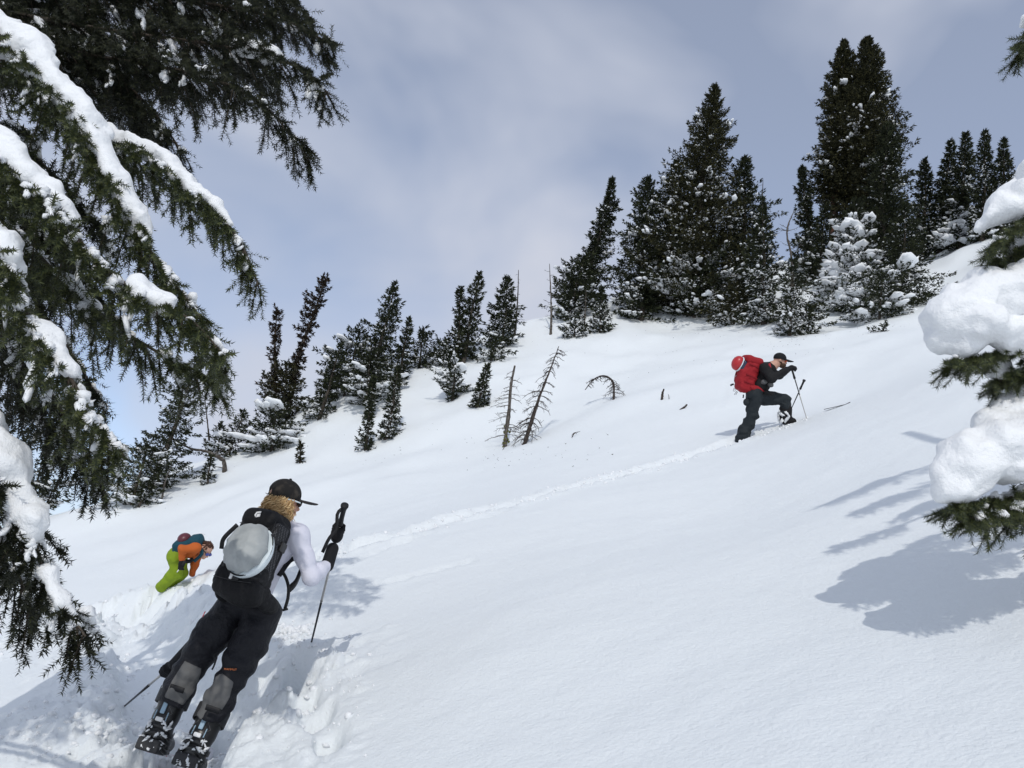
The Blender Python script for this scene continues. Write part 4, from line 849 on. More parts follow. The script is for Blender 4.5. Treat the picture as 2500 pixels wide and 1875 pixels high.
# gloves: palm, four curled fingers and a thumb round the pole
pt_top = c1(1240, 190, 5.20); tipg = ground(311.5, 642, sheet_h); paxis = unit(tipg-pt_top)
pl_at = pt_top+paxis*((gl-pt_top)@paxis)
def glove(p, hand, wrist, ax, pole_pt):
    out_ = unit((hand-pole_pt)-ax*((hand-pole_pt)@ax)+1e-6); sd2 = np.cross(ax, out_); d = cap(p, wrist, wrist*0.5+hand*0.5, 0.042, 0.040)
    palm = pole_pt+out_*0.034; d = smin(d, ell(p, palm, (0.043, 0.050, 0.056)), 0.02)
    for i, off in enumerate((-0.042, -0.014, 0.014, 0.040)):
        l = (0.9, 1.0, 0.95, 0.8)[i]; b_ = pole_pt+ax*off; ring = [b_+0.033*(out_*math.cos(t)+sd2*math.sin(t)) for t in np.linspace(0.5, 0.5+3.9*l, 5)]
        d = smin(d, chain(p, ring, [0.0155, 0.0155, 0.015, 0.014, 0.012], 0.004), 0.006)
    th_ = [pole_pt+out_*0.03-ax*0.03, pole_pt+out_*0.012-sd2*0.030-ax*0.045, pole_pt-out_*0.014-sd2*0.026-ax*0.052]; return smin(d, chain(p, th_, [0.015, 0.013, 0.011], 0.005), 0.008)
gpos = pl_at-fw*0.030+right*0.002
sdf_obj('glove', lambda p: glove(p, gpos, J['wR'], paxis, pl_at), [J['wR'], gl, pl_at], 0.09, 0.0055, M_BLACK, SK)
tipl = ground(124.7, 706, sheet_h); topl = tipl+unit(c1(540,860,5.02)-tipl)*1.12; axl = unit(tipl-topl); lh = topl+axl*0.12
sdf_obj('glove', lambda p: smin(glove(p, lh+right*0.02, J['wL'], axl, lh), cap(p, J['wL'], lh, 0.035, 0.03), 0.01), [J['wL'], lh], 0.09, 0.007, M_BLACK, SK)
pole('ski pole held upright in black glove, slack wrist strap, tip in snow', pt_top, tipg+paxis*0.13, 'poles of the near skier', [pt_top+paxis*0.02, c1(1200,235,5.2), c1(1195,300,5.19), c1(1185,335,5.18), c1(1150,380,5.16), c1(1115,455,5.16)], (0.2, 0.62))
pole("ski pole trailing low behind the near skier's knee", topl, tipl+axl*0.13, 'poles of the near skier')
# cap
def capf(p):
    q = HF.l(p); d = ell(q, (0, 0.035, 0.012), (0.090, 0.098, 0.108)); shell = np.maximum(d, -(q[:, 1]-0.012+0.12*q[:, 2]))
    bq = q-np.array([0, 0.034, -0.135]); brim = np.maximum(np.maximum(np.abs(bq[:, 1]+0.10*bq[:, 2]+1.8*bq[:, 0]**2)-0.004, ell(bq*[1, 0, 1], (0, 0, 0), (0.082, 1, 0.085))), bq[:, 2]-0.055)
    d = smin(shell, brim, 0.006); return np.maximum(d, -ell(q, (0, 0.022, 0.125), (0.04, 0.024, 0.035)))
cp_ = sdf_obj('cap', capf, [HF.w(-0.1, -0.02, -0.24), HF.w(0.1, 0.14, 0.13), HF.w(0.1, -0.02, -0.24), HF.w(-0.1, 0.14, 0.13)], 0.03, 0.005, mat('black_cap_mesh', (0.014, 0.013, 0.013), 0.85, [(260, 0.6, 0.003)], var=(25, (0.05, 0.042, 0.035), 0.5, 0.72)), SK)
sdf_obj('cap_button', lambda p: ell(HF.l(p), (0, 0.135, 0.012), (0.010, 0.006, 0.010)), [HF.w(0, 0.135, 0.012)], 0.02, 0.003, M_BLACK, cp_)
strap_part('cap_strap', [HF.w(-0.06, 0.0, 0.085), HF.w(0, 0.0, 0.122), HF.w(0.06, 0.0, 0.085)], 0.018, HF.y, M_BLACK, cp_)
# curls
hb = MB()
for i in range(560):
    a = rng.uniform(-2.15, 2.15); y0 = rng.uniform(-0.035, 0.03); r = 0.082
    x0 = np.array([math.sin(a)*r, y0, math.cos(a)*r+0.015]); ln = rng.uniform(0.13, 0.25)*(1 if abs(a) < 1.9 else 0.8); s = np.linspace(0, 1, 17)
    ph = rng.uniform(0, 6.28); cr_ = rng.uniform(0.008, 0.020); fq = rng.uniform(1.3, 3.0)*2*np.pi*ln/0.12
    rad_ = np.array([math.sin(a), 0, math.cos(a)]); q = x0+np.outer(s, np.array([rng.normal(0, 0.018), -ln, -0.02+rng.normal(0, 0.015)]))+np.outer(np.sin(s*2.2)*rng.uniform(0.006, 0.034), rad_)+cr_*np.c_[np.cos(fq*s+ph), 0.3*np.sin(fq*s), np.sin(fq*s+ph)]*np.minimum(1, s*3+0.2)[:, None]
    tube(hb, HF.W(q), np.linspace(1, 0.4, 17)*rng.uniform(0.0022, 0.0052), 3, cap=False)
hb.build('hair', M_HAIR, SK, kind='stuff')
# sunglasses
sg = MB(); 
sgo = sdf_obj('sunglasses', lambda p: np.minimum(ell(HF.l(p), (0.036, 0.006, -0.095), (0.032, 0.024, 0.012)), ell(HF.l(p), (-0.036, 0.006, -0.095), (0.032, 0.024, 0.012))), [HF.w(0.07, 0, -0.1), HF.w(-0.07, 0, -0.1)], 0.04, 0.004, M_LENS, SK)
for sx in (-1, 1): strap_part('temple', [HF.w(sx*0.068, 0.012, -0.088), HF.w(sx*0.082, 0.012, -0.04), HF.w(sx*0.086, 0.008, 0.01)], 0.009, HF.x, M_RIM, sgo)
# boots, bindings and the two ski halves
def foot_dir(s): return unit(fw*0.75+right*0.42+up*0.30)
_t = np.array([TR_A[18][0]-TR_A[8][0], TR_A[18][1]-TR_A[8][1]]); _p, _q = TR_A[8], TR_A[18]; ski_ax = unit(np.array([_t[0], _t[1], float(base_h(_q[0], _q[1])-base_h(_p[0], _p[1]))]))
for s, heel in (('L', c1(165,1530,4.55)), ('R', c1(365,1625,4.46))):
    a = J['a'+s]; ya = unit(a-heel+Yb*0.02); bf = Fr(heel, ya, -ski_ax)                    # z points to the rear
    def bfn(p, bf=bf):
        q = bf.l(p); d = chain(q, [(0, 0.03, -0.02), (0, 0.12, -0.02), (0, 0.22, -0.03), (0, 0.31, -0.02)], [0.070, 0.068, 0.074, 0.086], 0.03)
        d = smin(d, cap(q, (0, 0.03, -0.02), (0, 0.02, -0.19), 0.056, 0.050), 0.04); d = np.maximum(d, -q[:, 1]-0.02); return d+0.004*np.sin(q[:, 1]*70)*(q[:, 2] > -0.1)
    bo = sdf_obj('boot', bfn, [bf.w(-0.08, -0.03, 0.08), bf.w(0.08, 0.36, -0.26), bf.w(0.08, -0.03, -0.26), bf.w(-0.08, 0.36, 0.08)], 0.03, 0.008, M_PLAST, SK)
    hw = sdf_obj('boot_collar', lambda p, bf=bf: np.maximum(np.abs(np.hypot(bf.l(p)[:, 0], bf.l(p)[:, 2]+0.02)-0.092)-0.006, np.abs(bf.l(p)[:, 1]-0.265-0.10*bf.l(p)[:, 2])-0.045), [bf.w(0, 0.27, -0.02)], 0.12, 0.006, M_DARKGREY, bo)
    box_part('tongue_tab', bf, (0, 0.20, 0.062), (0.014, 0.034, 0.006), 0.005, M_BLUEP, bo, 0.004, label='pale blue pull tab')
    box_part('buckle', bf, (0.0, 0.135, 0.060), (0.022, 0.012, 0.008), 0.004, M_LOGO, bo, 0.003)
    for sx in (-1, 1):
        pts = [bf.w(sx*0.03, 0.28, 0.055)]+[bf.w(sx*(0.055 if k % 2 else 0.028), 0.27-0.03*k, 0.062-(0.014 if k % 2 else 0)) for k in range(6)]
        tube_part('lace', pts, 0.0016, M_GREY, bo, 5)
        box_part('side_loop', bf, (sx*0.036, 0.155, 0.056), (0.0035, 0.026, 0.004), 0.003, M_BLUEP, bo, 0.003)
    for yy, rr in ((0.085, 0.082), (0.045, 0.086), (0.0, 0.088)):
        mb = MB(); th = np.linspace(-2.2, 2.2, 18); ribbon(mb, np.array([bf.w(math.sin(t)*rr, yy+0.02*math.cos(2*t), math.cos(t)*rr-0.02) for t in th]), 0.026, np.array([bf.x*math.sin(t)+bf.z*math.cos(t) for t in th]), 0.006)
        mb.build('binding_strap', M_PLAST, bo)
    box_part('heel_cup', bf, (0, -0.005, 0.0), (0.068, 0.035, 0.075), 0.012, M_DARKGREY, bo, 0.007)
    sb = MB(); n = 60; lp = np.c_[rng.uniform(-0.07, 0.07, n), rng.uniform(-0.03, 0.30, n)**1.0, rng.uniform(0.03, 0.078, n)]; lp[:, 1] = rng.choice([-0.02, 0.065, 0.105, 0.31, 0.02], n)+rng.normal(0, 0.008, n); lp[:, 0] = np.sign(lp[:, 0])*np.abs(lp[:, 0]/0.07)**0.5*0.075; lp[:, 2] = np.sqrt(np.maximum(0.085**2-lp[:, 0]**2, 0))-0.012
    lumps(sb, bf.W(lp), rng.normal(size=(n, 3)), rng.uniform(0.006, 0.024, n), rng.uniform(0.004, 0.013, n), rng.uniform(0.003, 0.008, n), 0.5); sb.build('caked_snow', M_SNOWB, bo, kind='stuff')
    # half board under the boot
    base = heel-ya*0.035; sk = Fr(base, ya, -ski_ax)
    skt = thing('touring_ski', base, ('touring ski under the left boot' if s == 'L' else 'touring ski under the right boot')+' of the near skier, buried tail in churned snow', 'ski', 'skis of the near skier')
    n = 30; z = np.linspace(-0.95, 0.06, n); wdt = 0.055+0.018*np.abs((z+0.2)/0.75)**2; wdt[-3:] *= [0.9, 0.7, 0.35]; wdt[:4] *= [0.35, 0.7, 0.9, 1]; ylift = np.where(z < -0.7, ((-0.7-z)*1.0)**2*1.6, 0)
    mb = MB(); ribbon(mb, np.array([sk.w(0, ylift[i], z[i]) for i in range(n)]), wdt*2, ya, 0.012); mb.build('ski_body', mat('printed_ski_top', (0.55, 0.55, 0.58), 0.35, var=(7, (0.55, 0.06, 0.12), 0.62, 0.66)), skt, False)
    box_part('toe_plate', sk, (0, 0.014, -0.14), (0.045, 0.010, 0.05), 0.006, M_PLAST, skt, 0.005)
# ---- backpack
PF = Fr(c1(738, 468, 4.83), unit(c1(878,290,5.02)-c1(705,700,4.80)), -fw*0.93-right*0.34)
BP = thing('backpack', PF.w(0, -0.25, 0), 'black ski-touring backpack with white diamond logo on its lid', 'backpack')
def packf(p):
    d = rbox(p, (0.146, 0.235, 0.095), 0.06); d = smin(d, rbox(p-np.array([0, -0.16, 0.01]), (0.156, 0.09, 0.10), 0.05), 0.03)
    return d+wr(p, 0.005, 24)+0.006*np.exp(-((p[:, 1]+0.12)/0.012)**2)-0.0
sdf_obj('main_bag', packf, [(-0.18, -0.27, -0.11), (0.18, 0.27, 0.12)], 0.03, 0.009, M_PACK, BP, PF.fr())
sdf_obj('lid', lambda p: smin(rbox(p-np.array([-0.018, 0.205, 0.0]), (0.132, 0.066, 0.112), 0.055), ell(p, (-0.03, 0.232, -0.02), (0.11, 0.055, 0.09)), 0.03)+wr(p, 0.004, 22, 2), [(-0.17, 0.13, -0.13), (0.17, 0.33, 0.13)], 0.02, 0.008, M_PACK, BP, PF.fr())
sdf_obj('lower_pocket', lambda p: smin(rbox(p-np.array([0.02, -0.225, 0.02]), (0.165, 0.062, 0.10), 0.05), ell(p, (0.05, -0.27, 0.03), (0.13, 0.05, 0.07)), 0.03)+wr(p, 0.005, 28, 1), [(-0.18, -0.35, -0.1), (0.22, -0.14, 0.14)], 0.02, 0.009, M_PACK, BP, PF.fr())
for sx in (-1, 1): sdf_obj('hip_belt', lambda p, sx=sx: ell(p, (sx*0.152, -0.25, -0.10), (0.044, 0.052, 0.11))+wr(p, 0.004, 30), [(sx*0.19-0.07, -0.31, -0.22), (sx*0.19+0.07, -0.16, 0.03)], 0.02, 0.009, M_PACK, BP, PF.fr())
sp_ = sdf_obj('side_panel', lambda p: rbox(p-np.array([0.128, -0.005, 0.030]), (0.027, 0.205, 0.062), 0.024), [(0.09, -0.22, -0.05), (0.165, 0.21, 0.11)], 0.015, 0.006, M_DOTS, BP, PF.fr(), label='speckled grey side panel')
sdf_obj('side_panel', lambda p: rbox(p-np.array([-0.150, 0.02, 0.0]), (0.012, 0.17, 0.05), 0.010), [(-0.17, -0.16, -0.06), (-0.13, 0.2, 0.06)], 0.015, 0.006, M_PACK, BP, PF.fr())
for sx in (-1, 1):   # shoulder straps over the shoulders to the chest side
    strap_part('shoulder_strap', [PF.w(sx*0.07, 0.21, -0.09), PF.w(sx*0.10, 0.235, -0.19), PF.w(sx*0.125, 0.15, -0.31), PF.w(sx*0.135, -0.02, -0.33), PF.w(sx*0.12, -0.10, -0.31)], 0.06, PF.x*sx+PF.y*0.4-PF.z*0.4, M_PACK, BP, 0.014, 26)
strap_part('compression_strap', [PF.w(0.06, -0.15, 0.115), PF.w(0.13, -0.155, 0.105), PF.w(0.172, -0.16, 0.05)], 0.022, PF.z+PF.x*0.4, M_STRAP, BP)
strap_part('compression_strap', [PF.w(0.155, 0.08, 0.085), PF.w(0.165, 0.085, 0.03), PF.w(0.16, 0.09, -0.05)], 0.02, PF.x, M_STRAP, BP)
box_part('buckle', PF, (0.166, 0.075, 0.0), (0.012, 0.03, 0.028), 0.006, M_PLAST, BP)
box_part('buckle', PF, (-0.005, -0.175, 0.126), (0.010, 0.020, 0.006), 0.004, M_LOGO, BP, 0.003, label='pale strap buckle')
box_part('buckle', PF, (0.03, -0.172, 0.124), (0.022, 0.022, 0.006), 0.004, M_PLAST, BP, 0.004)
box_part('strap_end', PF, (0.045, -0.045, 0.122), (0.020, 0.009, 0.004), 0.003, M_LOGO, BP, 0.003)
strap_part('loose_strap', [c1(565,375,4.76), c1(600,345,4.76), c1(550,435,4.75)][::2][::-1]+[c1(640,300,4.78)], 0.026, -fw, M_STRAP, BP)
strap_part('loose_strap', [c1(575,505,4.74), c1(548,530,4.74), c1(522,572,4.74)], 0.020, -fw, M_STRAP, BP)
strap_part('loose_strap', [c1(890,560,4.98), c1(912,600,4.97), c1(925,650,4.96), c1(922,710,4.95), c1(905,770,4.94)], 0.020, -fw, M_STRAP, BP)
strap_part('loose_strap', [c1(905,768,4.94), c1(908,780,4.94)], 0.034, -fw, M_STRAP, BP, 0.006)
strap_part('loose_strap', [c1(872,585,4.9), c1(925,510,5.02), c1(960,485,5.08)], 0.03, -fw, M_STRAP, BP, 0.006)
for zz in ([(-0.12, 0.15, 0.108), (-0.02, 0.142, 0.117), (0.10, 0.148, 0.108)], [(-0.13, -0.195, 0.118), (0.0, -0.20, 0.128), (0.14, -0.19, 0.118)], [(0.118, 0.20, 0.10), (0.125, 0.0, 0.10), (0.12, -0.14, 0.112)]): tube_part('zip', spline([PF.w(*q) for q in zz], 12), 0.0022, M_DARKGREY, BP, 5)
for xx in (-0.10, 0.085): strap_part('daisy_strap', [PF.w(xx, 0.13, 0.103), PF.w(xx, 0.0, 0.104), PF.w(xx, -0.13, 0.112)], 0.018, PF.z, M_DARKGREY, BP)
mb = MB()   # diamond logo: a chevron and a small rhomb
def lq(pts):
    P_ = np.array([PF.w(x, y, 0.1185) for x, y in pts]); P2 = np.array([PF.w(x, y, 0.112) for x, y in pts]); n = len(pts); k = np.arange(n)
    mb.add(np.concatenate([P_, P2]), *( [k[None]] ), np.stack([k, (k+1) % n, (k+1) % n+n, k+n], 1)[:, ::-1])
o_ = np.array([-0.014, 0.218]); s_ = 0.021
lq([tuple(o_+s_*np.array(q)) for q in ((-1, -0.35), (-0.45, -1.0), (-0.35, 0.30), (-0.72, 0.60))]); lq([tuple(o_+s_*np.array(q)) for q in ((-0.72, 0.62), (-0.33, 0.34), (0.72, 0.55), (0.62, 1.05))])
lq([tuple(o_+s_*np.array(q)) for q in ((-0.15, -1.0), (0.95, -0.55), (0.78, 0.32), (-0.12, 0.12))])
mb.build('logo', M_LOGO, BP, False)
# ---- helmet strapped on the pack
HP = Fr(c1(690, 428, 4.68), PF.y+PF.x*0.05, PF.z)
HM = thing('helmet', HP.w(0, 0, -0.08), 'round pale grey covered helmet strapped to the back of black backpack', 'helmet')
sdf_obj('shell', lambda p: np.maximum(ell(p, (0, 0, 0), (0.142, 0.160, 0.088)), -p[:, 2]-0.045)+0.0065*np.abs(np.sin(np.arctan2(p[:, 1]+0.02, p[:, 0]+0.02)*5+p[:, 0]*14))*smooth(0.03, 0.12, np.hypot(p[:, 0], p[:, 1]))+0.004*fbm(p*16, 3, 4), [(-0.15, -0.17, -0.06), (0.15, 0.17, 0.11)], 0.02, 0.006, M_HELM, HM, HP.fr())
sdf_obj('rim', lambda p: np.maximum(np.maximum(ell(p, (0.010, -0.008, -0.035), (0.147, 0.164, 0.085)), -p[:, 2]-0.075), p[:, 2]+0.040+0.25*(p[:, 0]*-0.6+p[:, 1]*0.5)), [(-0.16, -0.18, -0.09), (0.17, 0.17, 0.09)], 0.02, 0.006, M_RIM, HM, HP.fr())
mb = MB(); th = np.linspace(-2.6, 0.9, 30); tube(mb, np.array([HP.w(0.146*math.cos(t)+0.006, 0.160*math.sin(t)-0.004, -0.028-0.012*math.sin(t)) for t in th]), 0.005, 6); mb.build('cover_hem', M_STRAP, HM)
# ---- skier with the red pack, lunging up the track
def c2(x, y, d): return pt(708.6+0.0691*x, 340+0.0691*y, d)
gR = ground(740, 440, sheet_h); RD = float(gR@fw)
G = dict(pel=(690,785,0), wai=(745,640,0.0), che=(835,450,0.02), nek=(915,385,0.02), hed=(1036,292,0.02), hN=(660,800,-0.08), kN=(625,1100,-0.08), aN=(500,1400,-0.06), fN=(480,1450,-0.04), hF=(780,835,0.08), kF=(1115,880,0.12), aF=(1112,1130,0.12),
 sN=(810,410,-0.17), eN=(915,555,-0.28), wN=(1120,440,-0.22), sF=(850,420,0.18), eF=(1010,520,0.26), wF=(1150,420,0.05))
G = {k: c2(x, y, RD+d) for k, (x, y, d) in G.items()}
f0 = (G['fN']+G['aF'])/2; f0 = np.array([f0[0], f0[1], float(sheet_h(f0[0], f0[1]))])
RM = thing('person', f0, 'bearded person in black jacket and cap, lunging uphill with red pack', 'person')
HR = Fr(G['hed'], unit(up*0.95+right*0.22), -(right*0.93-fw*0.20-up*0.10))
hr_ = head_sdf(HR, 1.02); hand = c2(1200, 400, RD-0.16)
def bfn2(p):
    d = hr_(p); d = smin(d, cap(p, G['hed']-HR.y*0.05+HR.z*0.02, G['nek'], 0.054, 0.06), 0.03); d = smin(d, chain(p, [G['nek'], G['che'], G['wai'], G['pel']], [0.09, 0.12, 0.11, 0.12], 0.05), 0.06)
    for s in 'NF':
        d = smin(d, chain(p, [G['s'+s], G['e'+s], G['w'+s]], [0.05, 0.04, 0.03], 0.02), 0.03); d = smin(d, chain(p, [G['h'+s], G['k'+s], G['a'+s]], [0.085, 0.06, 0.045], 0.03), 0.04)
    return smin(d, cap(p, G['wN'], hand, 0.026, 0.03), 0.01)
M_SKIN2 = mat('fair_skin', (0.52, 0.30, 0.22), 0.5, spec=0.35)
sdf_obj('body', bfn2, np.array(list(G.values())+[hand]), 0.15, 0.014, M_SKIN2, RM)
M_JKT = cloth('black_jacket', (0.012, 0.012, 0.013), 0.75, 0.5); M_NAVY = cloth('slate_shell_fabric', (0.018, 0.023, 0.027), 0.7, 0.6)
def jk(p):
    d = chain(p, [G['nek']-unit(G['nek']-G['che'])*0.02, G['che'], G['wai'], G['pel']+unit(G['wai']-G['pel'])*0.03], [0.085, 0.155, 0.150, 0.150], 0.06); d = smin(d, cap(p, G['sN'], G['sF'], 0.085, 0.085), 0.05)
    for s in 'NF': d = smin(d, chain(p, [G['s'+s], G['e'+s], G['w'+s]], [0.085, 0.072, 0.048], 0.03), 0.03)
    return d+wr(p, 0.008, 24, 1.0)+0.010*fbm(p*11, 2, 9)
sdf_obj('jacket', jk, np.array([G[k] for k in ('nek','che','wai','pel','sN','sF','eN','eF','wN','wF')]), 0.18, 0.014, M_JKT, RM)
def tr2(p):
    d = chain(p, [G['hN'], G['hN']*0.5+G['kN']*0.5, G['kN'], G['kN']*0.5+G['aN']*0.5, G['aN'], G['fN']], [0.125, 0.116, 0.104, 0.105, 0.112, 0.10], 0.02)+0.010*np.sin((p-G['kN'])@unit(G['aN']-G['hN'])*30)*np.exp(-(np.linalg.norm(p-G['kN'], axis=1)/0.16)**2)
    e = chain(p, [G['hF'], G['hF']*0.5+G['kF']*0.5, G['kF'], G['kF']*0.4+G['aF']*0.6], [0.125, 0.108, 0.095, 0.098], 0.03)
    d = smin(smin(d, e, 0.03), chain(p, [G['hN'], G['pel'], G['hF']], [0.14, 0.15, 0.13], 0.04), 0.04); return d+wr(p, 0.009, 28, 2.0)+0.016*fbm(p*[9, 9, 14], 2, 6)
tro = sdf_obj('trousers', tr2, np.array([G[k] for k in ('pel','hN','kN','aN','fN','hF','kF','aF')]), 0.18, 0.014, M_NAVY, RM)
sdf_obj('thigh_pocket', lambda p: ell(p, c2(548,900,RD-0.14), (0.055, 0.05, 0.065)), [c2(548,900,RD-0.14)], 0.08, 0.010, M_NAVY, tro)
BFt = Fr(G['aF'], up*1.0+right*0.02, -right*0.9+fw*0.35)
sdf_obj('boot', lambda p: smin(chain(BFt.l(p), [(0, 0.15, 0), (0, 0.02, 0)], [0.108, 0.105], 0.02), cap(BFt.l(p), (0, -0.03, 0), (0, -0.05, -0.12), 0.085, 0.06), 0.03), [BFt.w(0, 0.15, 0), BFt.w(0, -0.02, -0.14)], 0.13, 0.012, M_JKT, RM)
sb = MB(); n = 26; th = rng.uniform(-1.8, 2.2, n); lp = np.c_[np.sin(th)*0.105, rng.uniform(-0.06, 0.16, n), np.cos(th)*0.105]; lumps(sb, BFt.W(lp), np.tile(up, (n, 1))+rng.normal(0, 0.4, (n, 3)), rng.uniform(0.03, 0.08, n), rng.uniform(0.012, 0.03, n), rng.uniform(0.012, 0.02, n), 0.4, upv=fw); sb.build('caked_snow', M_SNOWB, RM, kind='stuff')
sdf_obj('glove', lambda p: smin(smin(cap(p, G['wN'], hand, 0.042, 0.045), ell(p, hand+right*0.03-up*0.01, (0.06, 0.05, 0.04)), 0.02), np.minimum.reduce([chain(p, [hand+right*(0.02+0.02*i)-fw*(0.03-0.02*i)+up*0.01, hand+right*(0.055+0.012*i)-fw*(0.03-0.02*i)-up*0.02, hand+right*(0.045+0.01*i)-fw*(0.03-0.02*i)-up*0.055], [0.016, 0.015, 0.013], 0.005) for i in range(4)]), 0.008), [G['wN'], hand+right*0.06], 0.09, 0.008, M_BLACK, RM)
def cap2(p):
    q = HR.l(p); d = ell(q, (0, 0.035, 0.012), (0.092, 0.092, 0.108)); sh_ = np.maximum(d, -(q[:, 1]-0.012+0.10*q[:, 2])); bq = q-np.array([0, 0.030, -0.125])
    return smin(sh_, np.maximum(np.maximum(np.abs(bq[:, 1]-0.10*bq[:, 2]+3.0*bq[:, 0]**2)-0.007, ell(bq*[1, 0, 1], (0, 0, 0), (0.085, 1, 0.095))), bq[:, 2]-0.06), 0.008)
sdf_obj('cap', cap2, [HR.w(a, b, c) for a in (-0.1, 0.1) for b in (-0.05, 0.14) for c in (-0.24, 0.13)], 0.03, 0.008, M_BLACK, RM)
M_BEARD = mat('brown_beard', (0.075, 0.043, 0.025), 0.8, [(300, 0.8, 0.004)])
sdf_obj('beard', lambda p: np.maximum(smin(ell(HR.l(p), (0, -0.075, -0.052), (0.067, 0.055, 0.062)), ell(HR.l(p), (0, -0.03, -0.01), (0.083, 0.035, 0.035)), 0.02), HR.l(p)[:, 1]+0.022+0.35*np.minimum(HR.l(p)[:, 2]+0.05, 0.03))+0.003*np.sin(p[:, 2]*300), [HR.w(0, -0.06, -0.04)], 0.12, 0.008, M_BEARD, RM)
sdf_obj('sunglasses', lambda p: np.minimum(ell(HR.l(p), (0.036, 0.0, -0.092), (0.034, 0.026, 0.022)), ell(HR.l(p), (-0.036, 0.0, -0.092), (0.034, 0.026, 0.022))), [HR.w(0.07, 0, -0.1), HR.w(-0.07, 0, -0.1)], 0.04, 0.006, mat('orange_lens', (0.55, 0.10, 0.03), 0.12, spec=0.7), RM)
tube_part('sunglasses_temple', [HR.w(-0.07, 0.008, -0.085), HR.w(-0.085, 0.012, 0.0)], 0.006, M_PLAST, RM, 6); tube_part('sunglasses_temple', [HR.w(0.07, 0.008, -0.085), HR.w(0.085, 0.012, 0.0)], 0.006, M_PLAST, RM, 6)
strap_part('harness_strap', [c2(880,340,RD-0.24), c2(890,400,RD-0.22), c2(885,430,RD-0.2)], 0.035, -fw, mat('red_strap', (0.45, 0.035, 0.045), 0.7), RM, 0.006)
for a, b, m_ in (((800,610),(0.055,0.06,0.04), M_GREY), ((895,650),(0.05,0.06,0.04), M_GREY), ((870,770),(0.09,0.06,0.04), M_JKT)):
    sdf_obj('chest_pouch', lambda p, a=a, b=b: ell(p, c2(*a, RD-0.17), b)+wr(p, 0.006, 40), [c2(*a, RD-0.17)], 0.12, 0.009, m_, RM)
# red pack
M_RED = cloth('red_pack_fabric', (0.30, 0.016, 0.022), 0.7, 0.6); M_REDD = cloth('dark_red_trim', (0.22, 0.012, 0.018), 0.75)
RP = Fr(c2(560, 530, RD-0.02), unit(c2(690,350,RD)-c2(560,760,RD)), -right*0.9+up*0.25-fw*0.25)
RB = thing('backpack', RP.w(0, -0.27, 0), 'full red mountaineering backpack on the lunging person', 'backpack')
sdf_obj('main_bag', lambda p: smin(rbox(p, (0.150, 0.27, 0.135), 0.07), rbox(p-np.array([0, 0.02, 0.06]), (0.12, 0.2, 0.12), 0.07), 0.04)+wr(p, 0.012, 22, 1)+0.012*fbm(p*14, 2, 5), [(-0.17, -0.29, -0.16), (0.17, 0.29, 0.2)], 0.03, 0.012, M_RED, RB, RP.fr())
sdf_obj('lid', lambda p: rbox(p-np.array([0, 0.285, 0.01]), (0.15, 0.065, 0.15), 0.055)+wr(p, 0.008, 20, 2), [(-0.17, 0.2, -0.16), (0.17, 0.37, 0.18)], 0.03, 0.012, M_RED, RB, RP.fr())
for sx in (-1, 1):
    sdf_obj('hip_wing', lambda p, sx=sx: ell(p, (sx*0.17, -0.16, -0.17), (0.035, 0.055, 0.16)), [(sx*0.17-0.05, -0.24, -0.34), (sx*0.17+0.05, -0.08, 0.0)], 0.02, 0.012, M_RED, RB, RP.fr())
    for yy in (0.18, 0.0, -0.12): strap_part('side_strap', [RP.w(sx*0.158, yy, -0.10), RP.w(sx*0.164, yy+0.01, 0.0), RP.w(sx*0.150, yy+0.02, 0.12)], 0.022, RP.x*sx, M_REDD, RB, 0.006)
    strap_part('shoulder_strap', [RP.w(sx*0.09, 0.22, -0.13), RP.w(sx*0.13, 0.24, -0.30), RP.w(sx*0.15, 0.05, -0.40), RP.w(sx*0.17, -0.10, -0.28)], 0.05, RP.x*sx, M_REDD, RB, 0.012)
strap_part('rear_strap', [RP.w(-0.06, 0.24, 0.165), RP.w(-0.06, 0.0, 0.192), RP.w(-0.05, -0.14, 0.18)], 0.022, RP.z, M_REDD, RB, 0.006)
tube_part('gear_loop', [c2(370,690,RD-0.12), c2(355,740,RD-0.12), c2(385,745,RD-0.12), c2(380,700,RD-0.12)], 0.004, M_STRAP, RB, 6)
tube_part('gear_loop', [c2(410,740,RD-0.12), c2(370,790,RD-0.12), c2(400,785,RD-0.12), c2(418,750,RD-0.12)], 0.004, M_STRAP, RB, 6)
strap_part('loose_strap', [c2(365,640,RD-0.1), c2(340,645,RD-0.1), c2(315,660,RD-0.1)], 0.03, -fw, M_STRAP, RB, 0.006); strap_part('loose_strap', [c2(505,790,RD-0.1), c2(500,840,RD-0.1)], 0.02, -fw, M_STRAP, RB, 0.006)
HH = Fr(c2(422, 335, RD-0.04), unit(right*0.45+up*0.9), -right*0.85+up*0.45-fw*0.15)
RH = thing('helmet', HH.o-HH.z*0.1, 'red helmet with white edge and goggles strapped on top of red pack', 'helmet')
sdf_obj('shell', lambda p: np.maximum(ell(p, (0, 0, 0), (0.108, 0.130, 0.100)), -p[:, 2]-0.03), [(-0.13, -0.15, -0.05), (0.13, 0.15, 0.13)], 0.02, 0.010, mat('red_shell', (0.42, 0.02, 0.025), 0.35, spec=0.5), RH, HH.fr())
sdf_obj('rim', lambda p: np.maximum(ell(p, (0, 0, -0.02), (0.117, 0.137, 0.10)), np.abs(p[:, 2]+0.042)-0.014), [(-0.13, -0.15, -0.08), (0.13, 0.15, 0.0)], 0.02, 0.008, M_RIM, RH, HH.fr())
sdf_obj('goggles', lambda p: rbox(p-np.array([0.075, 0.0, -0.075]), (0.055, 0.085, 0.038), 0.03), [(-0.0, -0.1, -0.13), (0.14, 0.1, -0.03)], 0.02, 0.009, mat('blue_black_goggles', (0.012, 0.02, 0.05), 0.2, spec=0.6), RH, HH.fr())
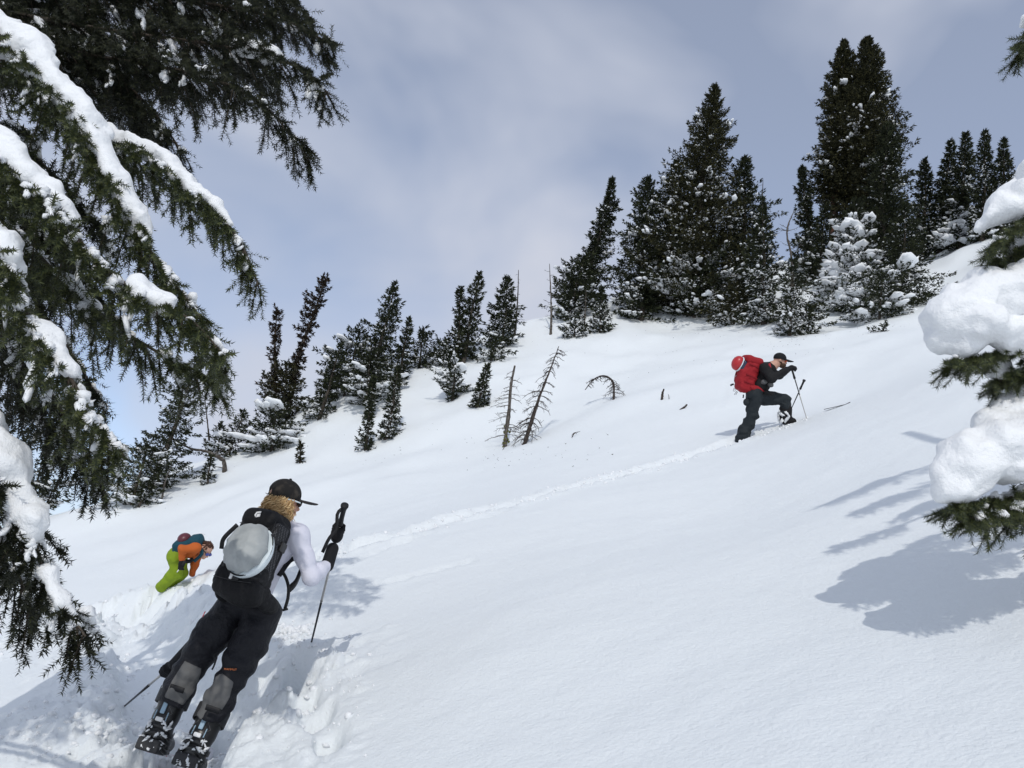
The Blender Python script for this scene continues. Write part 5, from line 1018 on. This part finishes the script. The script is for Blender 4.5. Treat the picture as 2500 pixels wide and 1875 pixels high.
t1 = ground(708.6+0.0691*1420, 340+0.0691*1140, sheet_h); pole('trekking pole leaned on by the red-pack person, under black glove', c2(1200,405,RD-0.15), t1+unit(t1-c2(1200,405,RD-0.15))*0.08, 'poles of the red-pack person', alu=(0.3, 0.5), basket=0.03, mats=(M_STRAP, M_PLAST, M_ALU))
t2 = ground(708.6+0.0691*1120, 340+0.0691*1165, sheet_h); pole('second trekking pole planted behind the front knee of red-pack person', c2(1385,580,RD+0.12), t2+unit(t2-c2(1385,580,RD+0.12))*0.08, 'poles of the red-pack person', alu=(0.3, 0.3), basket=0.03)
sk2 = ground(838, 407, sheet_h); sf = Fr(sk2+np.array([0, 0, 0.015]), np.array([-0.35, -0.2, 0.9]), c2(1000,1240,RD)-sk2)
sq = thing('touring_ski', sk2, 'ski tip poking from the snow ahead of the red-pack person', 'ski')
mb = MB(); ribbon(mb, np.array([sf.w(0, 0.02 if k == 0 else 0, z_) for k, z_ in enumerate(np.linspace(-0.25, 0.25, 8))]), np.array([0.03, 0.08, 0.1, 0.11, 0.11, 0.11, 0.11, 0.11]), sf.y, 0.01); mb.build('ski_body', M_DARKGREY, sq, False)
# ---- person in orange and lime digging in the snow
def c3(x, y, d): return pt(147.5+0.04938*x, 520.2+0.04938*y, d)
gO = ground(165, 587, sheet_h); OD = float(gO@fw)
O = dict(pel=(610,690,0), wai=(720,620,0), che=(920,570,0), nek=(1060,580,0), hed=(1180,600,0), hN=(560,740,-0.09), kN=(590,1060,-0.10), aN=(275,1350,-0.06), hF=(650,790,0.09), kF=(690,1110,0.08), aF=(430,1330,0.05),
 sN=(970,560,-0.16), eN=(700,590,-0.24), wN=(705,800,-0.22), sF=(1020,690,0.16), eF=(955,900,0.16), wF=(905,1090,0.14))
O = {k: c3(x, y, OD+d) for k, (x, y, d) in O.items()}
f1 = (O['kN']+O['aN'])/2; OM = thing('person', (f1[0], f1[1], float(sheet_h(f1[0], f1[1]))), 'person in orange top and lime trousers bent over, one hand in snow', 'person')
HO = Fr(O['hed'], unit(right*0.75+up*0.62), -(right*0.62-up*0.72-fw*0.35))
ho_ = head_sdf(HO, 1.03)
def bfn3(p):
    d = ho_(p); d = smin(d, cap(p, O['hed']-HO.y*0.05, O['nek'], 0.054, 0.06), 0.03); d = smin(d, chain(p, [O['nek'], O['che'], O['wai'], O['pel']], [0.09, 0.12, 0.11, 0.12], 0.05), 0.06)
    for s in 'NF':
        d = smin(d, chain(p, [O['s'+s], O['e'+s], O['w'+s]], [0.05, 0.04, 0.03], 0.02), 0.03); d = smin(d, chain(p, [O['h'+s], O['k'+s], O['a'+s]], [0.08, 0.06, 0.045], 0.03), 0.04)
    return d
sdf_obj('body', bfn3, np.array(list(O.values())), 0.15, 0.014, M_SKIN2, OM)
M_ORANGE = cloth('orange_jersey', (0.47, 0.11, 0.024), 0.75, 0.4); M_LIME = cloth('lime_shell_fabric', (0.20, 0.29, 0.018), 0.7, 0.6); M_TEAL = cloth('teal_pack_fabric', (0.012, 0.06, 0.085), 0.7, 0.5)
def jk3(p):
    d = chain(p, [O['nek'], O['che'], O['wai']], [0.075, 0.135, 0.13], 0.06); d = smin(d, cap(p, O['sN'], O['sF'], 0.08, 0.08), 0.05)
    for s in 'NF': d = smin(d, chain(p, [O['s'+s], O['e'+s], O['w'+s]], [0.074, 0.060, 0.045], 0.03), 0.03)
    return d+wr(p, 0.006, 26, 1.0)+0.009*fbm(p*11, 2, 9)
sdf_obj('jersey', jk3, np.array([O[k] for k in ('nek','che','wai','sN','sF','eN','eF','wN','wF')]), 0.18, 0.014, M_ORANGE, OM)
def tr3(p):
    d = chain(p, [O['hN'], O['kN'], O['aN']], [0.112, 0.092, 0.082], 0.02); d = smin(d, chain(p, [O['hF'], O['kF'], O['aF']], [0.108, 0.086, 0.076], 0.02), 0.012)
    return smin(d, chain(p, [O['hN'], O['pel'], O['hF']], [0.115, 0.125, 0.115], 0.03), 0.03)+wr(p, 0.009, 28, 2.0)+0.014*fbm(p*[9, 9, 13], 2, 6)
sdf_obj('trousers', tr3, np.array([O[k] for k in ('pel','hN','kN','aN','hF','kF','aF')]), 0.18, 0.014, M_LIME, OM)
hN = c3(690, 890, OD-0.24)
sdf_obj('glove', lambda p: smin(smin(cap(p, O['wN'], hN, 0.04, 0.042), ell(p, hN, (0.045, 0.045, 0.05)), 0.02), np.minimum.reduce([chain(p, [hN+right*(0.03-0.02*i)-up*0.03-fw*0.02, hN+right*(0.03-0.02*i)-up*0.06-fw*0.03, hN+right*(0.03-0.02*i)-up*0.085+fw*0.01], [0.014, 0.013, 0.011], 0.004) for i in range(4)]), 0.008), [O['wN'], hN], 0.11, 0.008, M_BLACK, OM)
M_BROWN = mat('dark_brown_hair', (0.06, 0.028, 0.02), 0.6, island=((0.13, 0.06, 0.04), 1.5)); hb = MB()
for i in range(260):
    a = rng.uniform(-3.14, 3.14); e = rng.uniform(0.15, 1.5); dv = np.array([math.sin(a)*math.cos(e), math.sin(e), math.cos(a)*math.cos(e)])
    if dv[2] < -0.45 and dv[1] < 0.75: continue
    q0 = np.array([0, 0.02, 0.012])+dv*[0.078, 0.098, 0.095]; s = np.linspace(0, 1, 5)[:, None]; q = q0+dv*0.025*s+np.array([0, -0.03, 0.012])*s*s+rng.normal(0, 0.006, (5, 3)); tube(hb, HO.W(q), np.linspace(0.008, 0.004, 5), 4)
hb.build('hair', M_BROWN, OM, kind='stuff')
sdf_obj('sunglasses', lambda p: np.minimum(ell(HO.l(p), (0.036, 0.0, -0.094), (0.036, 0.027, 0.022)), ell(HO.l(p), (-0.036, 0.0, -0.094), (0.036, 0.027, 0.022))), [HO.w(0.07, 0, -0.1), HO.w(-0.07, 0, -0.1)], 0.04, 0.006, mat('blue_lens', (0.03, 0.05, 0.25), 0.12, spec=0.7), OM)
for sx in (-1, 1): tube_part('sunglasses_temple', [HO.w(sx*0.072, 0.006, -0.085), HO.w(sx*0.088, 0.010, 0.0)], 0.006, M_PLAST, OM, 6)
strap_part('chest_harness', [c3(900,660,OD-0.13), c3(960,700,OD-0.10), c3(1010,650,OD-0.12)], 0.04, -fw, M_STRAP, OM, 0.008); strap_part('chest_harness', [c3(770,830,OD-0.10), c3(850,830,OD-0.10), c3(930,780,OD-0.08)], 0.06, -fw, M_STRAP, OM, 0.012)
OP = Fr(c3(830, 480, OD-0.02), unit(c3(1060,480,OD)-c3(600,560,OD)), up*0.95-right*0.1-fw*0.2)
OB = thing('backpack', OP.w(0, -0.2, -0.05), 'teal backpack on the person bent over in the snow', 'backpack')
sdf_obj('main_bag', lambda p: smin(rbox(p, (0.14, 0.21, 0.085), 0.06), rbox(p-np.array([0, 0.13, 0.02]), (0.12, 0.09, 0.09), 0.05), 0.03)+wr(p, 0.006, 24, 1), [(-0.16, -0.23, -0.11), (0.16, 0.25, 0.13)], 0.03, 0.011, M_TEAL, OB, OP.fr())
sdf_obj('hip_belt', lambda p: ell(p, (0, -0.19, -0.07), (0.16, 0.05, 0.12)), [(-0.17, -0.25, -0.2), (0.17, -0.13, 0.06)], 0.02, 0.011, M_TEAL, OB, OP.fr())
strap_part('piping', [OP.w(-0.142, -0.14, 0.055), OP.w(-0.148, 0.02, 0.062), OP.w(-0.125, 0.17, 0.085), OP.w(-0.09, 0.24, 0.07)], 0.012, OP.z-OP.x, M_LOGO, OB, 0.008); strap_part('shoulder_strap', [OP.w(-0.10, 0.2, -0.04), OP.w(-0.14, 0.22, -0.14), OP.w(-0.15, 0.08, -0.24)], 0.05, -OP.x, M_TEAL, OB, 0.012)
strap_part('shoulder_strap', [OP.w(0.10, 0.2, -0.04), OP.w(0.14, 0.22, -0.14), OP.w(0.15, 0.08, -0.24)], 0.05, OP.x, M_TEAL, OB, 0.012)
HQ = Fr(c3(745, 375, OD-0.02), OP.y, OP.z-OP.y*0.3)
OH = thing('helmet', HQ.o-HQ.z*0.07, 'maroon helmet strapped on top of the teal backpack', 'helmet')
sdf_obj('shell', lambda p: np.maximum(ell(p, (0, 0, 0), (0.11, 0.10, 0.085)), -p[:, 2]-0.05), [(-0.12, -0.12, -0.06), (0.12, 0.12, 0.1)], 0.02, 0.010, mat('maroon_shell', (0.10, 0.015, 0.025), 0.4, spec=0.5), OH, HQ.fr())
sdf_obj('rim', lambda p: np.maximum(np.abs(ell(p, (0, 0, 0), (0.112, 0.102, 0.087)))-0.006, np.abs(p[:, 2]+0.038)-0.012), [(-0.13, -0.12, -0.06), (0.13, 0.12, 0.0)], 0.02, 0.007, M_PLAST, OH, HQ.fr())
t3 = ground(147.5+0.04938*370, 520.2+0.04938*1345, sheet_h); a3 = c3(690,930,OD-0.25); ax3 = unit(a3-t3); pole('snow-crusted ski pole across the lime trousers of bent person', t3+ax3*max(np.linalg.norm(a3-t3)+0.1, 0.9) if False else a3+ax3*0.12, t3-ax3*0.05, None, alu=(0.3, 0.5), basket=0.03, mats=(M_STRAP, M_LOGO, M_PLAST))
